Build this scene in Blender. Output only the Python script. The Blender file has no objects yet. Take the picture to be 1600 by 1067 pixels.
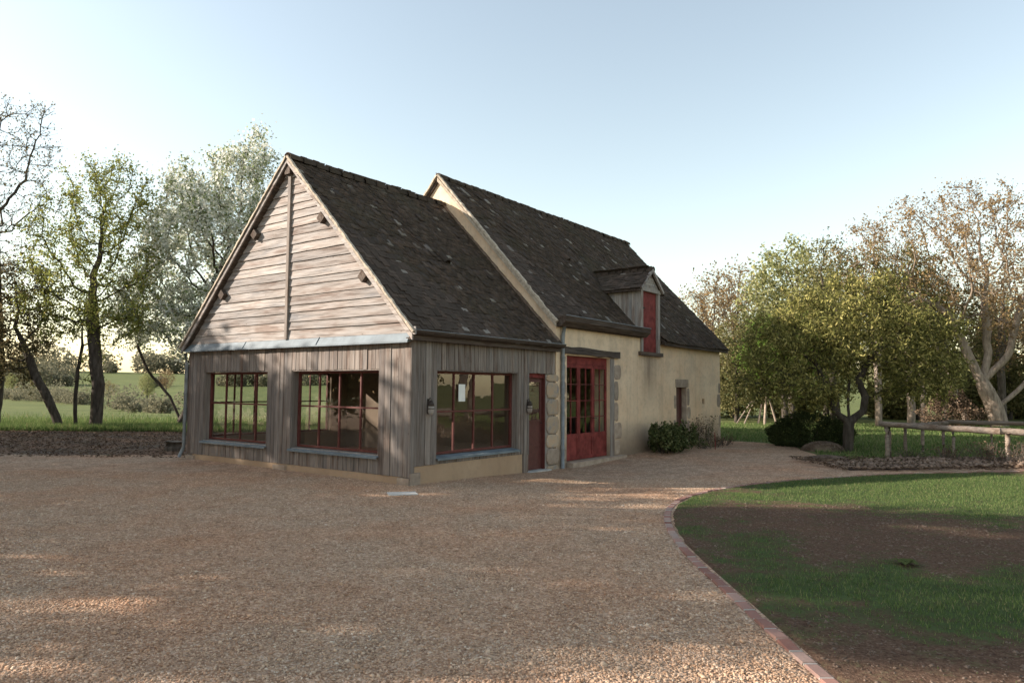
import bpy, math, random
import numpy as np
from mathutils import Vector, Matrix, noise
rad = math.radians
S = bpy.context.scene
COL = S.collection
rng = np.random.default_rng(7)
random.seed(7)

# ------------------------------------------------------------------ camera
FPX = 1114.19; CAM_H = 1.75; PITCH = 0.0660; ROLL = 0.0073
cam = bpy.data.cameras.new('camera'); camo = bpy.data.objects.new('camera', cam); COL.objects.link(camo)
cam.sensor_width = 36; cam.lens = FPX / 1600 * 36; cam.clip_end = 3000; cam.clip_start = .05
camo.matrix_world = Matrix.Translation((0, 0, CAM_H)) @ Matrix.Rotation(math.pi / 2 + PITCH, 4, 'X') @ Matrix.Rotation(ROLL, 4, 'Z')
S.camera = camo
# ------------------------------------------------------------------ world, sun, exposure
SUN_D = Vector((1.25, 0.0, -0.55)).normalized()
SUN_EL = math.asin(-SUN_D.z)
W = bpy.data.worlds.new('World'); S.world = W; W.use_nodes = True
wn = W.node_tree; wn.nodes.clear()
wo = wn.nodes.new('ShaderNodeOutputWorld'); bg = wn.nodes.new('ShaderNodeBackground'); sk = wn.nodes.new('ShaderNodeTexSky')
sk.sky_type = 'NISHITA'; sk.sun_disc = False; sk.sun_elevation = SUN_EL; sk.sun_rotation = rad(-90)
sk.altitude = 0; sk.air_density = 1.25; sk.dust_density = .8; sk.ozone_density = 2.6
bg.inputs['Strength'].default_value = 0.13
hs = wn.nodes.new('ShaderNodeHueSaturation'); hs.inputs['Saturation'].default_value = .82; wm = wn.nodes.new('ShaderNodeMix'); wm.data_type = 'RGBA'; wm.blend_type = 'MULTIPLY'; wm.inputs[0].default_value = 1; wm.inputs[7].default_value = (1.12, .985, .81, 1)
wn.links.new(sk.outputs[0], hs.inputs['Color']); wn.links.new(hs.outputs[0], wm.inputs[6]); wn.links.new(wm.outputs[2], bg.inputs[0]); wn.links.new(bg.outputs[0], wo.inputs[0])
sl = bpy.data.lights.new('sun', 'SUN'); sl.energy = 4.2; sl.angle = rad(0.55); sl.color = (1, .89, .77)
so = bpy.data.objects.new('sun', sl); COL.objects.link(so); so.location = (-40, 0, 30)
so.rotation_euler = SUN_D.to_track_quat('-Z', 'Y').to_euler()
S.view_settings.view_transform = 'Standard'; S.view_settings.look = 'None'; S.view_settings.gamma = 1
S.view_settings.use_curve_mapping = False
S.view_settings.exposure = 1.3

# ------------------------------------------------------------------ building frame
YAW = 0.6399; X0, Y0 = -1.8193, 12.8673
sY, cY = math.sin(YAW), math.cos(YAW)
BW, L1, L2 = 7.51, 4.78, 15.34
BROT = math.pi / 2 - YAW
def toW(u, v, z=0.0): return (X0 + u * sY - v * cY, Y0 + u * cY + v * sY, z)
def toL(X, Y): return ((X - X0) * sY + (Y - Y0) * cY, -(X - X0) * cY + (Y - Y0) * sY)

# ------------------------------------------------------------------ helpers
def link(o, parent=None):
    COL.objects.link(o)
    if parent is not None: o.parent = parent
    return o
def pymesh(name, V, F, mat=None, parent=None, smooth=False):
    me = bpy.data.meshes.new(name); me.from_pydata([tuple(v) for v in V], [], F); me.update()
    if mat: me.materials.append(mat)
    if smooth: me.shade_smooth()
    return link(bpy.data.objects.new(name, me), parent)
def npmesh(name, V, F, mat=None, parent=None, smooth=False):
    V = np.asarray(V, np.float32); F = np.asarray(F, np.int32); m, k = F.shape
    me = bpy.data.meshes.new(name)
    me.vertices.add(len(V)); me.vertices.foreach_set('co', V.ravel())
    me.loops.add(m * k); me.loops.foreach_set('vertex_index', F.ravel())
    me.polygons.add(m); me.polygons.foreach_set('loop_start', np.arange(0, m * k, k, dtype=np.int32))
    me.polygons.foreach_set('loop_total', np.full(m, k, np.int32))
    if smooth: me.polygons.foreach_set('use_smooth', np.ones(m, bool))
    me.update(calc_edges=True)
    if mat: me.materials.append(mat)
    return link(bpy.data.objects.new(name, me), parent)
BOXF = [(0, 3, 2, 1), (4, 5, 6, 7), (0, 1, 5, 4), (1, 2, 6, 5), (2, 3, 7, 6), (3, 0, 4, 7)]
class MB:
    def __init__(s): s.V = []; s.F = []
    def raw(s, V, F):
        n = len(s.V); s.V += [tuple(v) for v in V]; s.F += [tuple(i + n for i in f) for f in F]; return s
    def box(s, x0, x1, y0, y1, z0, z1):
        return s.raw([(x0, y0, z0), (x1, y0, z0), (x1, y1, z0), (x0, y1, z0), (x0, y0, z1), (x1, y0, z1), (x1, y1, z1), (x0, y1, z1)], BOXF)
    def tube(s, pts, rs, k=8, caps=True):
        pts = [Vector(p) for p in pts]; n0 = len(s.V); n = len(pts)
        if not hasattr(rs, '__len__'): rs = [rs] * n
        for i, p in enumerate(pts):
            d = (pts[min(i + 1, n - 1)] - pts[max(i - 1, 0)]).normalized()
            a = d.cross(Vector((0, 0, 1)));
            if a.length < .05: a = d.cross(Vector((0, 1, 0)))
            a.normalize(); b = d.cross(a)
            for j in range(k):
                t = 2 * math.pi * j / k; s.V.append(tuple(p + (a * math.cos(t) + b * math.sin(t)) * rs[i]))
        for i in range(n - 1):
            for j in range(k):
                j2 = (j + 1) % k; s.F.append((n0 + i * k + j, n0 + i * k + j2, n0 + (i + 1) * k + j2, n0 + (i + 1) * k + j))
        if caps:
            s.F.append(tuple(n0 + j for j in range(k))); s.F.append(tuple(n0 + (n - 1) * k + j for j in reversed(range(k))))
        return s
    def build(s, name, mat=None, parent=None, smooth=False): return pymesh(name, s.V, s.F, mat, parent, smooth)
def box(name, x0, x1, y0, y1, z0, z1, mat, parent): return MB().box(x0, x1, y0, y1, z0, z1).build(name, mat, parent)
def tag(o, label=None, cat=None, group=None, kind=None):
    if label: o['label'] = label
    if cat: o['category'] = cat
    if group: o['group'] = group
    if kind: o['kind'] = kind
    return o
def thing(name, loc, rz, label, cat, group=None):
    o = bpy.data.objects.new(name, None); COL.objects.link(o); o.empty_display_size = .3
    o.location = loc; o.rotation_euler = (0, 0, rz); return tag(o, label, cat, group)
def copy_tree(o, parent=None):
    c = o.copy(); COL.objects.link(c); c.parent = parent
    for ch in list(o.children): copy_tree(ch, c)
    return c

# ------------------------------------------------------------------ materials
class NT:
    def __init__(s, name):
        s.m = bpy.data.materials.new(name); s.m.use_nodes = True; s.t = s.m.node_tree; s.t.nodes.clear()
        s.out = s.n('ShaderNodeOutputMaterial')
    def n(s, typ, **kw):
        nd = s.t.nodes.new(typ)
        for k, v in kw.items(): setattr(nd, k, v)
        return nd
    def l(s, a, b): s.t.links.new(a, b)
    def val(s, sock, v):
        if hasattr(v, 'is_linked') or hasattr(v, 'links'): s.l(v, sock)
        else: sock.default_value = v
    def coord(s, which='Object'): return s.n('ShaderNodeTexCoord').outputs[which]
    def mapping(s, vec, scale=(1, 1, 1), loc=None):
        m = s.n('ShaderNodeMapping'); s.l(vec, m.inputs['Vector']); m.inputs['Scale'].default_value = scale
        if loc is not None: s.val(m.inputs['Location'], loc)
        return m.outputs[0]
    def noise(s, vec, scale, detail=4, rough=.55, out='Fac'):
        n = s.n('ShaderNodeTexNoise'); s.l(vec, n.inputs['Vector']); n.inputs['Scale'].default_value = scale
        n.inputs['Detail'].default_value = detail; n.inputs['Roughness'].default_value = rough; return n.outputs[out]
    def vor(s, vec, scale, feature='F1', out='Distance'):
        n = s.n('ShaderNodeTexVoronoi'); n.feature = feature; s.l(vec, n.inputs['Vector']); n.inputs['Scale'].default_value = scale; return n.outputs[out]
    def ramp(s, fac, stops, interp='LINEAR'):
        r = s.n('ShaderNodeValToRGB'); s.l(fac, r.inputs[0]); cr = r.color_ramp; cr.interpolation = interp
        while len(cr.elements) < len(stops): cr.elements.new(.5)
        for e, (p, c) in zip(cr.elements, stops):
            e.position = p; e.color = (*c, 1) if len(c) == 3 else c
        return r.outputs[0]
    def mix(s, fac, a, b, mode='MIX'):
        m = s.n('ShaderNodeMix'); m.data_type = 'RGBA'; m.blend_type = mode
        s.val(m.inputs[0], fac)
        for sock, v in ((m.inputs[6], a), (m.inputs[7], b)):
            if isinstance(v, tuple): sock.default_value = (*v, 1)
            else: s.l(v, sock)
        return m.outputs[2]
    def math(s, op, a, b=0.0, clamp=False):
        m = s.n('ShaderNodeMath'); m.operation = op; m.use_clamp = clamp; s.val(m.inputs[0], a); s.val(m.inputs[1], b); return m.outputs[0]
    def sep(s, vec):
        n = s.n('ShaderNodeSeparateXYZ'); s.l(vec, n.inputs[0]); return n.outputs
    def bump(s, h, strength=.3, dist=.02):
        b = s.n('ShaderNodeBump'); s.l(h, b.inputs['Height']); b.inputs['Strength'].default_value = strength; b.inputs['Distance'].default_value = dist; return b.outputs[0]
    def prin(s, color, rough=.8, spec=.2, normal=None, metal=0.0):
        p = s.n('ShaderNodeBsdfPrincipled')
        if isinstance(color, tuple): p.inputs['Base Color'].default_value = (*color, 1)
        else: s.l(color, p.inputs['Base Color'])
        s.val(p.inputs['Roughness'], rough); p.inputs['Specular IOR Level'].default_value = spec; p.inputs['Metallic'].default_value = metal
        if normal is not None: s.l(normal, p.inputs['Normal'])
        s.l(p.outputs[0], s.out.inputs[0]); return s.m
    def objrand(s): return s.n('ShaderNodeObjectInfo').outputs['Random']
    def island(s): return s.n('ShaderNodeNewGeometry').outputs['Random Per Island']
M = {}
def wood_mat(name, axis, c_dark, c_mid, c_light):
    N = NT(name); rnd = N.objrand(); co = N.coord()
    cmb = N.n('ShaderNodeCombineXYZ'); r40 = N.math('MULTIPLY', rnd, 37.0)
    for i in range(3): N.l(r40, cmb.inputs[i])
    sc = [26, 26, 26]; sc[axis] = 1.3
    st = N.mapping(co, tuple(sc), cmb.outputs[0]); fine = N.noise(st, 1.0, 5, .65)
    sc2 = [5, 5, 5]; sc2[axis] = .8
    big = N.noise(N.mapping(co, tuple(sc2), cmb.outputs[0]), 1.0, 3, .6)
    col = N.ramp(fine, [(.28, c_dark), (.5, c_mid), (.75, c_light)])
    brown = N.ramp(big, [(.34, (.70, .60, .55)), (.45, (1.0, .96, .93)), (.58, (1, 1, 1)), (.70, (.70, .73, .77))])
    col = N.mix(1.0, col, brown, 'MULTIPLY')
    tone = N.ramp(rnd, [(0, (.74, .73, .73)), (.35, (.92, .91, .90)), (.7, (1.02, 1.01, 1.0)), (1, (1.18, 1.16, 1.13))])
    col = N.mix(1.0, col, tone, 'MULTIPLY')
    kn = N.vor(N.mapping(co, tuple(3 if i != axis else 1.2 for i in range(3)), cmb.outputs[0]), 2.2)
    kf = N.ramp(kn, [(.03, (1, 1, 1)), (.09, (0, 0, 0))])
    col = N.mix(N.math('MULTIPLY', kf, .6), col, (.05, .035, .028))
    return N.prin(col, .85, .15, N.bump(fine, .5, .006))
M['board'] = wood_mat('weathered_board', 2, (.125, .106, .094), (.225, .196, .178), (.32, .287, .268))
M['clap'] = wood_mat('weathered_clapboard', 1, (.15, .130, .118), (.33, .303, .287), (.48, .455, .440))
M['beam'] = wood_mat('old_beam', 0, (.045, .035, .028), (.11, .085, .07), (.19, .16, .14))
M['greywood'] = wood_mat('grey_frame_wood', 2, (.20, .18, .165), (.32, .295, .275), (.42, .395, .37))
M['darkwood'] = wood_mat('dark_eave_wood', 0, (.035, .026, .022), (.075, .058, .048), (.13, .105, .09))
M['rail'] = wood_mat('rail_wood', 0, (.12, .095, .078), (.22, .18, .15), (.32, .275, .235))
def plaster(name, c1, c2, damp=True):
    N = NT(name); co = N.coord(); n1 = N.noise(co, .9, 5, .6); n2 = N.noise(co, 7, 5, .65); n3 = N.noise(co, 60, 3, .6)
    col = N.mix(N.ramp(n1, [(.35, (0, 0, 0)), (.68, (1, 1, 1))]), c1, c2)
    col = N.mix(N.math('MULTIPLY', N.ramp(n2, [(.5, (0, 0, 0)), (.8, (1, 1, 1))]), .35), col, (.20, .15, .115))
    if damp:
        pt = N.noise(N.mapping(co, (1, 1, 1), (7.3, 2.1, 4.4)), 1.3, 7, .68); col = N.mix(N.math('MULTIPLY', N.ramp(pt, [(.50, (0, 0, 0)), (.60, (1, 1, 1))]), .32), col, (.45, .36, .27))
        z = N.sep(co)[2]; k = N.math('SUBTRACT', N.math('ADD', .55, N.math('MULTIPLY', n1, .9)), z)
        col = N.mix(N.math('MULTIPLY', N.math('MULTIPLY', k, 1.1, True), .82), col, (.17, .13, .10))
        xs = N.sep(co)[0]; bx_ = N.math('SUBTRACT', 1.0, N.math('MULTIPLY', N.math('ABSOLUTE', N.math('SUBTRACT', xs, 4.95)), 1.25), True); bz_ = N.math('MULTIPLY', N.math('SUBTRACT', 1.25, N.math('MULTIPLY', N.math('ABSOLUTE', N.math('SUBTRACT', z, 2.45)), 1.0)), N.math('LESS_THAN', z, 2.85), True)
        dr = N.noise(N.mapping(co, (7, 7, .7)), 1.0, 4, .6); col = N.mix(N.math('MULTIPLY', N.math('MULTIPLY', bx_, bz_), N.math('MULTIPLY', dr, 1.5), True), col, (.22, .165, .125))
        st = N.noise(N.mapping(co, (3.2, 3.2, .22)), 1.0, 4, .6)
        col = N.mix(N.math('MULTIPLY', N.ramp(st, [(.52, (0, 0, 0)), (.72, (1, 1, 1))]), .28), col, (.30, .235, .18))
    h = N.math('ADD', n2, N.math('MULTIPLY', n3, .4))
    return N.prin(col, .9, .1, N.bump(h, .35, .02))
M['plaster'] = plaster('ochre_lime_plaster', (.72, .525, .355), (.80, .635, .46))
M['plinth'] = plaster('plinth_render', (.36, .25, .165), (.44, .32, .22), False)
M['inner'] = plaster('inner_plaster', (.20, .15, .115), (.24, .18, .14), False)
def stone(name, c1, c2, c3):
    N = NT(name); co = N.coord(); r = N.objrand(); n1 = N.noise(co, 5, 6, .65); n2 = N.noise(co, 30, 4, .6)
    col = N.ramp(n1, [(.3, c1), (.52, c2), (.72, c3)])
    col = N.mix(1.0, col, N.ramp(r, [(0, (.75, .75, .75)), (1, (1.15, 1.12, 1.08))]), 'MULTIPLY')
    return N.prin(col, .9, .1, N.bump(N.math('ADD', n1, n2), .6, .02))
M['stone'] = stone('quoin_stone', (.26, .205, .165), (.37, .30, .245), (.47, .39, .32))
M['pier'] = stone('peeling_pier', (.50, .34, .23), (.46, .37, .28), (.22, .245, .29))
M['concrete'] = stone('concrete', (.32, .32, .31), (.44, .44, .43), (.52, .52, .51))
M['rubble'] = stone('rubble_stone', (.11, .078, .06), (.20, .148, .115), (.30, .235, .19))
def tile_mat(name, per_obj):
    N = NT(name); r = N.objrand() if per_obj else N.island(); co = N.coord(); n = N.noise(co, 9, 5, .65); n2 = N.noise(co, .7, 4, .6)
    col = N.ramp(r, [(0, (.056, .043, .035)), (.3, (.070, .053, .043)), (.6, (.080, .060, .048)), (.9, (.100, .071, .055)), (.978, (.115, .088, .072)), (.993, (.27, .24, .21))])  # rare palest tiles: lichen tone, also painting in sun glints off tilted tiles
    col = N.mix(N.math('MULTIPLY', N.ramp(n, [(.45, (0, 0, 0)), (.75, (1, 1, 1))]), .5), col, (.035, .034, .027))
    col = N.mix(N.math('MULTIPLY', N.ramp(n2, [(.5, (0, 0, 0)), (.72, (1, 1, 1))]), .45), col, (.075, .068, .045))
    return N.prin(col, .95, .06, N.bump(n, .5, .01))
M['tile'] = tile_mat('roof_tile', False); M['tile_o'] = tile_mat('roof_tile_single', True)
def simple(name, c, rough=.6, spec=.3, metal=0.0, var=.25, scale=8):
    N = NT(name); co = N.coord(); n = N.noise(co, scale, 5, .6)
    col = N.mix(1.0, c, N.ramp(n, [(.3, (1 - var,) * 3), (.7, (1 + var * .6,) * 3)]), 'MULTIPLY')
    return N.prin(col, rough, spec, N.bump(n, .15, .01), metal)
M['red'] = simple('oxide_red_paint', (.21, .046, .041), .75, .15, 0, .5, 5)
M['darkred'] = simple('dark_red_door', (.105, .034, .030), .5, .35)
M['redwin'] = simple('red_window_paint', (.125, .036, .030), .55, .3)
M['zinc'] = simple('zinc_sheet', (.17, .205, .23), .6, .3, 0, .3, 3)
M['zincdark'] = simple('old_zinc_pipe', (.22, .235, .245), .55, .4, .2, .3, 6)
M['mortar'] = simple('verge_mortar', (.46, .39, .31), .95, .1, 0, .35, 14)
M['iron'] = simple('rusty_iron', (.06, .045, .038), .7, .3, .3, .4, 20)
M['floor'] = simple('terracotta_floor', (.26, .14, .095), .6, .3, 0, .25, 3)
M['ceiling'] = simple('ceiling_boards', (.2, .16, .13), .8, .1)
M['paper'] = simple('paper', (.80, .80, .76), .8, .1, 0, .05)
M['soil'] = simple('dark_soil', (.10, .072, .055), .95, .05, 0, .4, 5)
M['wire'] = simple('black_iron', (.02, .02, .02), .5, .4)
M['clump'] = simple('dry_grass_clump', (.16, .12, .085), .95, .05, 0, .4, 9)
# brick
N = NT('edging_brick'); r = N.objrand(); co = N.coord(); n = N.noise(co, 22, 5, .65)
c = N.ramp(r, [(0, (.22, .11, .088)), (.35, (.29, .15, .12)), (.7, (.33, .19, .155)), (1, (.33, .25, .215))])
c = N.mix(N.math('MULTIPLY', N.ramp(n, [(.45, (0, 0, 0)), (.7, (1, 1, 1))]), .5), c, (.22, .17, .14)); M['brick'] = N.prin(c, .9, .1, N.bump(n, .4, .01))
M['joint'] = simple('lime_joint', (.42, .385, .345), .95, .1)
# glass
N = NT('window_glass'); lw = N.n('ShaderNodeLayerWeight'); lw.inputs[0].default_value = .5
fz = N.math('ADD', N.math('MULTIPLY', N.math('POWER', lw.outputs['Facing'], 5.0), .9), .085)
tr = N.n('ShaderNodeBsdfTransparent'); tr.inputs[0].default_value = (.93, .95, .94, 1)
gl = N.n('ShaderNodeBsdfGlossy'); gl.inputs['Roughness'].default_value = 0.0; gl.inputs[0].default_value = (1, 1, 1, 1)
mx = N.n('ShaderNodeMixShader'); N.l(fz, mx.inputs[0]); N.l(tr.outputs[0], mx.inputs[1]); N.l(gl.outputs[0], mx.inputs[2])
nz = N.noise(N.coord(), 2.2, 2, .5); N.l(N.bump(nz, .03, .05), gl.inputs['Normal']); N.l(mx.outputs[0], N.out.inputs[0]); M['glass'] = N.m
# leaves, bark
def leaf_mat(name, stops, trans=.4):
    N = NT(name); col = N.ramp(N.island(), stops)
    d = N.n('ShaderNodeBsdfDiffuse'); t = N.n('ShaderNodeBsdfTranslucent'); N.l(col, d.inputs[0]); N.l(col, t.inputs[0])
    m = N.n('ShaderNodeMixShader'); m.inputs[0].default_value = trans; N.l(d.outputs[0], m.inputs[1]); N.l(t.outputs[0], m.inputs[2]); N.l(m.outputs[0], N.out.inputs[0]); return N.m
M['lf_green'] = leaf_mat('fresh_green_leaf', [(0, (.16, .19, .05)), (.5, (.26, .28, .08)), (.85, (.34, .34, .11)), (1, (.38, .31, .12))], .55)
M['lf_dark'] = leaf_mat('dark_brownish_leaf', [(0, (.09, .085, .045)), (.6, (.16, .14, .075)), (1, (.24, .18, .10))], .5)
M['lf_blossom'] = leaf_mat('blossom_and_leaf', [(0, (.16, .20, .08)), (.2, (.25, .30, .14)), (.34, (.60, .62, .53)), (1, (.84, .83, .78))], .5)
M['lf_willow'] = leaf_mat('willow_leaf', [(0, (.085, .09, .035)), (.45, (.19, .19, .06)), (.8, (.36, .33, .11)), (1, (.52, .45, .18))], .3)
M['lf_gold'] = leaf_mat('golden_bud', [(0, (.19, .125, .06)), (.5, (.28, .19, .095)), (1, (.36, .27, .15))])
M['lf_pale'] = leaf_mat('pale_spring_leaf', [(0, (.18, .20, .085)), (.5, (.30, .31, .14)), (1, (.42, .40, .21))])
M['lf_bright'] = leaf_mat('bright_spring_leaf', [(0, (.09, .16, .03)), (.5, (.15, .24, .045)), (1, (.22, .30, .07))])
M['lf_box'] = leaf_mat('boxwood_leaf', [(0, (.030, .040, .018)), (.6, (.048, .062, .026)), (1, (.075, .09, .04))], .15)
M['lf_shrub'] = leaf_mat('shrub_leaf', [(0, (.05, .065, .028)), (.6, (.095, .115, .045)), (1, (.22, .22, .11))], .25)
M['lf_dry'] = leaf_mat('dry_leaf', [(0, (.08, .055, .04)), (.6, (.14, .095, .065)), (1, (.22, .16, .11))], .2)
M['lf_wood'] = leaf_mat('woodland_leaf', [(0, (.08, .085, .036)), (.5, (.17, .165, .07)), (1, (.30, .265, .125))])
M['lf_hedge'] = leaf_mat('far_hedge_leaf', [(0, (.13, .13, .09)), (.5, (.19, .18, .125)), (1, (.26, .235, .16))], .35)  # paled: the distance haze is put into the leaf colour
M['lf_con'] = leaf_mat('conifer_needle', [(0, (.03, .045, .02)), (1, (.07, .085, .04))], .15)
M['blade'] = leaf_mat('grass_blade', [(0, (.065, .10, .035)), (.5, (.115, .17, .055)), (.85, (.18, .235, .085)), (1, (.30, .25, .14))], .35)
def bark(name, a, b, c):
    N = NT(name); co = N.coord(); n = N.noise(N.mapping(co, (9, 9, 2.2)), 1.0, 5, .65)
    return N.prin(N.ramp(n, [(.3, a), (.52, b), (.72, c)]), .9, .1, N.bump(n, .6, .03))
M['bark'] = bark('grey_brown_bark', (.05, .042, .035), (.11, .092, .076), (.18, .155, .13))
M['bark_dark'] = bark('dark_bark', (.03, .025, .02), (.07, .058, .048), (.12, .10, .085))
M['bark_pale'] = bark('pale_lit_bark', (.15, .11, .085), (.29, .23, .18), (.40, .33, .27))
# ground materials
def world_co(N): return N.n('ShaderNodeNewGeometry').outputs['Position']
N = NT('gravel'); p = world_co(N); v1 = N.n('ShaderNodeTexVoronoi'); N.l(p, v1.inputs['Vector']); v1.inputs['Scale'].default_value = 42
pc = N.sep(v1.outputs['Color'])[0]; big = N.noise(p, .45, 5, .6); mid = N.noise(p, 2.6, 4, .6); fine = N.noise(p, 14, 4, .7)
col = N.ramp(pc, [(0, (.30, .195, .130)), (.35, (.45, .31, .212)), (.7, (.56, .405, .288)), (1, (.63, .49, .375))])
col = N.mix(N.ramp(big, [(.42, (0, 0, 0)), (.66, (.5, .5, .5))]), col, N.mix(1.0, col, (1.05, .76, .60), 'MULTIPLY'))
col = N.mix(1.0, col, N.ramp(mid, [(.32, (.80, .79, .78)), (.6, (1.06, 1.05, 1.05))]), 'MULTIPLY')
col = N.mix(1.0, col, N.ramp(fine, [(.3, (.62, .60, .58)), (.62, (1.15, 1.15, 1.15))]), 'MULTIPLY')
h = N.math('ADD', N.math('MULTIPLY', v1.outputs['Distance'], -1.0), N.math('MULTIPLY', fine, .6))
M['gravel'] = N.prin(col, .95, .08, N.bump(h, .9, .03))
N = NT('pebble'); r = N.island(); co = world_co(N); big = N.noise(co, .45, 5, .6)
col = N.ramp(r, [(0, (.32, .205, .134)), (.35, (.46, .312, .210)), (.7, (.56, .40, .278)), (.95, (.63, .485, .36)), (1, (.68, .575, .465))])
col = N.mix(N.ramp(big, [(.42, (0, 0, 0)), (.66, (.5, .5, .5))]), col, N.mix(1.0, col, (1.05, .76, .60), 'MULTIPLY'))
M['pebble'] = N.prin(col, .9, .12)
def grass_ground(name, c1, c2, c3, sc=1.0):
    N = NT(name); p = world_co(N); a = N.noise(p, .18 * sc, 4, .6); b = N.noise(p, 3.0 * sc, 5, .7); c_ = N.noise(p, 25 * sc, 3, .7)
    col = N.ramp(b, [(.3, c1), (.5, c2), (.72, c3)])
    col = N.mix(1.0, col, N.ramp(a, [(.35, (.8, .85, .8)), (.65, (1.12, 1.08, 1.0))]), 'MULTIPLY')
    col = N.mix(1.0, col, N.ramp(c_, [(.3, (.65, .65, .65)), (.65, (1.15, 1.15, 1.15))]), 'MULTIPLY')
    return N.prin(col, .95, .05, N.bump(N.math('ADD', b, c_), .6, .05))
M['field'] = grass_ground('pasture', (.10, .12, .05), (.135, .155, .066), (.17, .18, .085))
N = NT('lawn_soil_and_grass'); p = world_co(N); at = N.n('ShaderNodeAttribute'); at.attribute_name = 'grassy'; b = N.noise(p, 6, 6, .7); f = N.noise(p, 38, 4, .7)
soil = N.ramp(f, [(.28, (.045, .028, .020)), (.5, (.115, .070, .048)), (.66, (.18, .118, .085)), (.78, (.36, .28, .22))])
gr = N.ramp(b, [(.3, (.042, .060, .026)), (.6, (.072, .102, .04))])
fac = N.math('MULTIPLY', N.math('ADD', N.math('ADD', at.outputs['Fac'], N.math('MULTIPLY', N.math('SUBTRACT', b, .52), 2.2)), N.math('MULTIPLY', N.math('SUBTRACT', f, .52), 1.6)), 1.2, True)
M['lawn'] = N.prin(N.mix(fac, soil, gr), .95, .05, N.bump(N.math('ADD', f, b), .7, .03))
N = NT('bare_earth'); p = world_co(N); b = N.noise(p, .5, 5, .6); f = N.noise(p, 9, 5, .7)
col = N.mix(N.ramp(b, [(.4, (0, 0, 0)), (.6, (1, 1, 1))]), (.23, .145, .10), (.15, .115, .09)); col = N.mix(1.0, col, N.ramp(f, [(.3, (.45, .45, .45)), (.7, (1.35, 1.35, 1.35))]), 'MULTIPLY')
M['earth'] = N.prin(col, .95, .05, N.bump(f, .6, .04))

# ------------------------------------------------------------------ ground
def smooth(t): t = np.clip(t, 0, 1); return t * t * (3 - 2 * t)
def gz(X, Y):
    X = np.asarray(X, float); Y = np.asarray(Y, float); u = (X - X0) * sY + (Y - Y0) * cY; v = -(X - X0) * cY + (Y - Y0) * sY
    z = -.13 * np.exp(-(((u - 5.2) / 3.4) ** 2 + ((v + .6) / 2.6) ** 2))
    z = z - .9 * smooth((Y - 40) / 35) * smooth((-X - 5) / 20) + 11 * smooth((Y - 95) / 330) + 1.2 * np.sin(X / 60 + 1) * smooth((Y - 80) / 100)
    return z
def axis(segs):
    out = [segs[0][0]]
    for a, b, st in segs: out += list(np.linspace(a, b, max(2, int(round((b - a) / st)) + 1))[1:])
    return np.array(out)
def sheet(name, xs, ys, zf, mat):
    XX, YY = np.meshgrid(xs, ys); V = np.stack([XX.ravel(), YY.ravel(), zf(XX, YY).ravel()], 1); nx, ny = len(xs), len(ys)
    i, j = np.meshgrid(np.arange(nx - 1), np.arange(ny - 1)); a = (j * nx + i).ravel()
    return npmesh(name, V, np.stack([a, a + 1, a + nx + 1, a + nx], 1), mat, None, True)
def seg_sdf(X, Y, poly):
    """signed distance, positive inside"""
    P = np.asarray(poly, float); d = np.full(X.shape, 1e9); ins = np.zeros(X.shape, bool)
    for a, b in zip(P, np.roll(P, -1, 0)):
        e = b - a; t = np.clip(((X - a[0]) * e[0] + (Y - a[1]) * e[1]) / (e @ e), 0, 1)
        d = np.minimum(d, np.hypot(X - a[0] - t * e[0], Y - a[1] - t * e[1]))
        c = ((a[1] > Y) != (b[1] > Y)) & (X < e[0] * (Y - a[1]) / (e[1] if e[1] else 1e-9) + a[0]); ins ^= c
    return np.where(ins, d, -d)
def vnoise(X, Y, sc, seed=0):
    r = np.random.default_rng(seed); z = np.zeros(X.shape)
    for k in range(7):
        a = r.uniform(0, 2 * np.pi); f = sc * r.uniform(.5, 2.2); z = z + np.sin((X * math.cos(a) + Y * math.sin(a)) * f + r.uniform(0, 6.3) + 1.3 * np.sin((X * math.sin(a) - Y * math.cos(a)) * f * .7))
    return z / 7
def layered(poly, off, wob=.25, seed=1, steep=.12):
    def f(X, Y):
        d = seg_sdf(X, Y, poly) + wob * vnoise(X, Y, 2.0, seed); return gz(X, Y) + np.clip(d * steep, -.10, off)
    return f
gx = axis([(-700, -120, 40), (-120, -40, 6), (-40, 40, 1.0), (40, 120, 6), (120, 700, 40)]); gy = axis([(-80, -10, 6), (-10, 45, 1.0), (45, 120, 3), (120, 460, 12), (460, 1000, 60)])
tag(sheet('pasture_ground', gx, gy, gz, M['field']), 'green pasture rolling away to low hills', 'ground', kind='structure')
GRAVEL = [(-60, -14), (22, -14), (22, 16.0), (12, 16.6), (8.8, 17.6), (8.3, 19.6), (8.9, 22.2), (8.5, 24.0), (7.0, 25.4), (3, 27), (-5.6, 19.4), (-7.9, 19.2), (-9, 18.2), (-60, 18.4)]
tag(sheet('gravel_yard', np.arange(-60, 22.1, .3), np.arange(-14, 27.1, .3), layered(GRAVEL, .022), M['gravel']), 'tan gravel yard in front of the barn', 'gravel yard', kind='structure')
EARTH = [(-60, 17), (-7, 17.5), (-4, 22), (-6, 27.6), (-60, 27.6)]
tag(sheet('bare_earth_strip', np.arange(-60, -3, .4), np.arange(16, 29, .4), layered(EARTH, .010, .9, 3), M['earth']), 'strip of bare brown earth beside the annex', 'earth', kind='structure')
BRICKC = [(1.93, 2.4), (1.90, 4.41), (1.885, 5.34), (1.875, 6.42), (1.87, 7.35), (1.91, 8.24), (2.01, 9.18), (2.19, 10.1), (2.46, 10.93), (2.87, 11.71), (3.45, 12.46), (4.22, 13.15), (5.3, 13.84), (6.41, 14.39), (8.02, 15.01), (11.24, 15.78), (16, 16.3)]
LAWN = [(x + .05, y) for x, y in BRICKC] + [(22, 16.3), (22, -10), (1.98, -10)]
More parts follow.
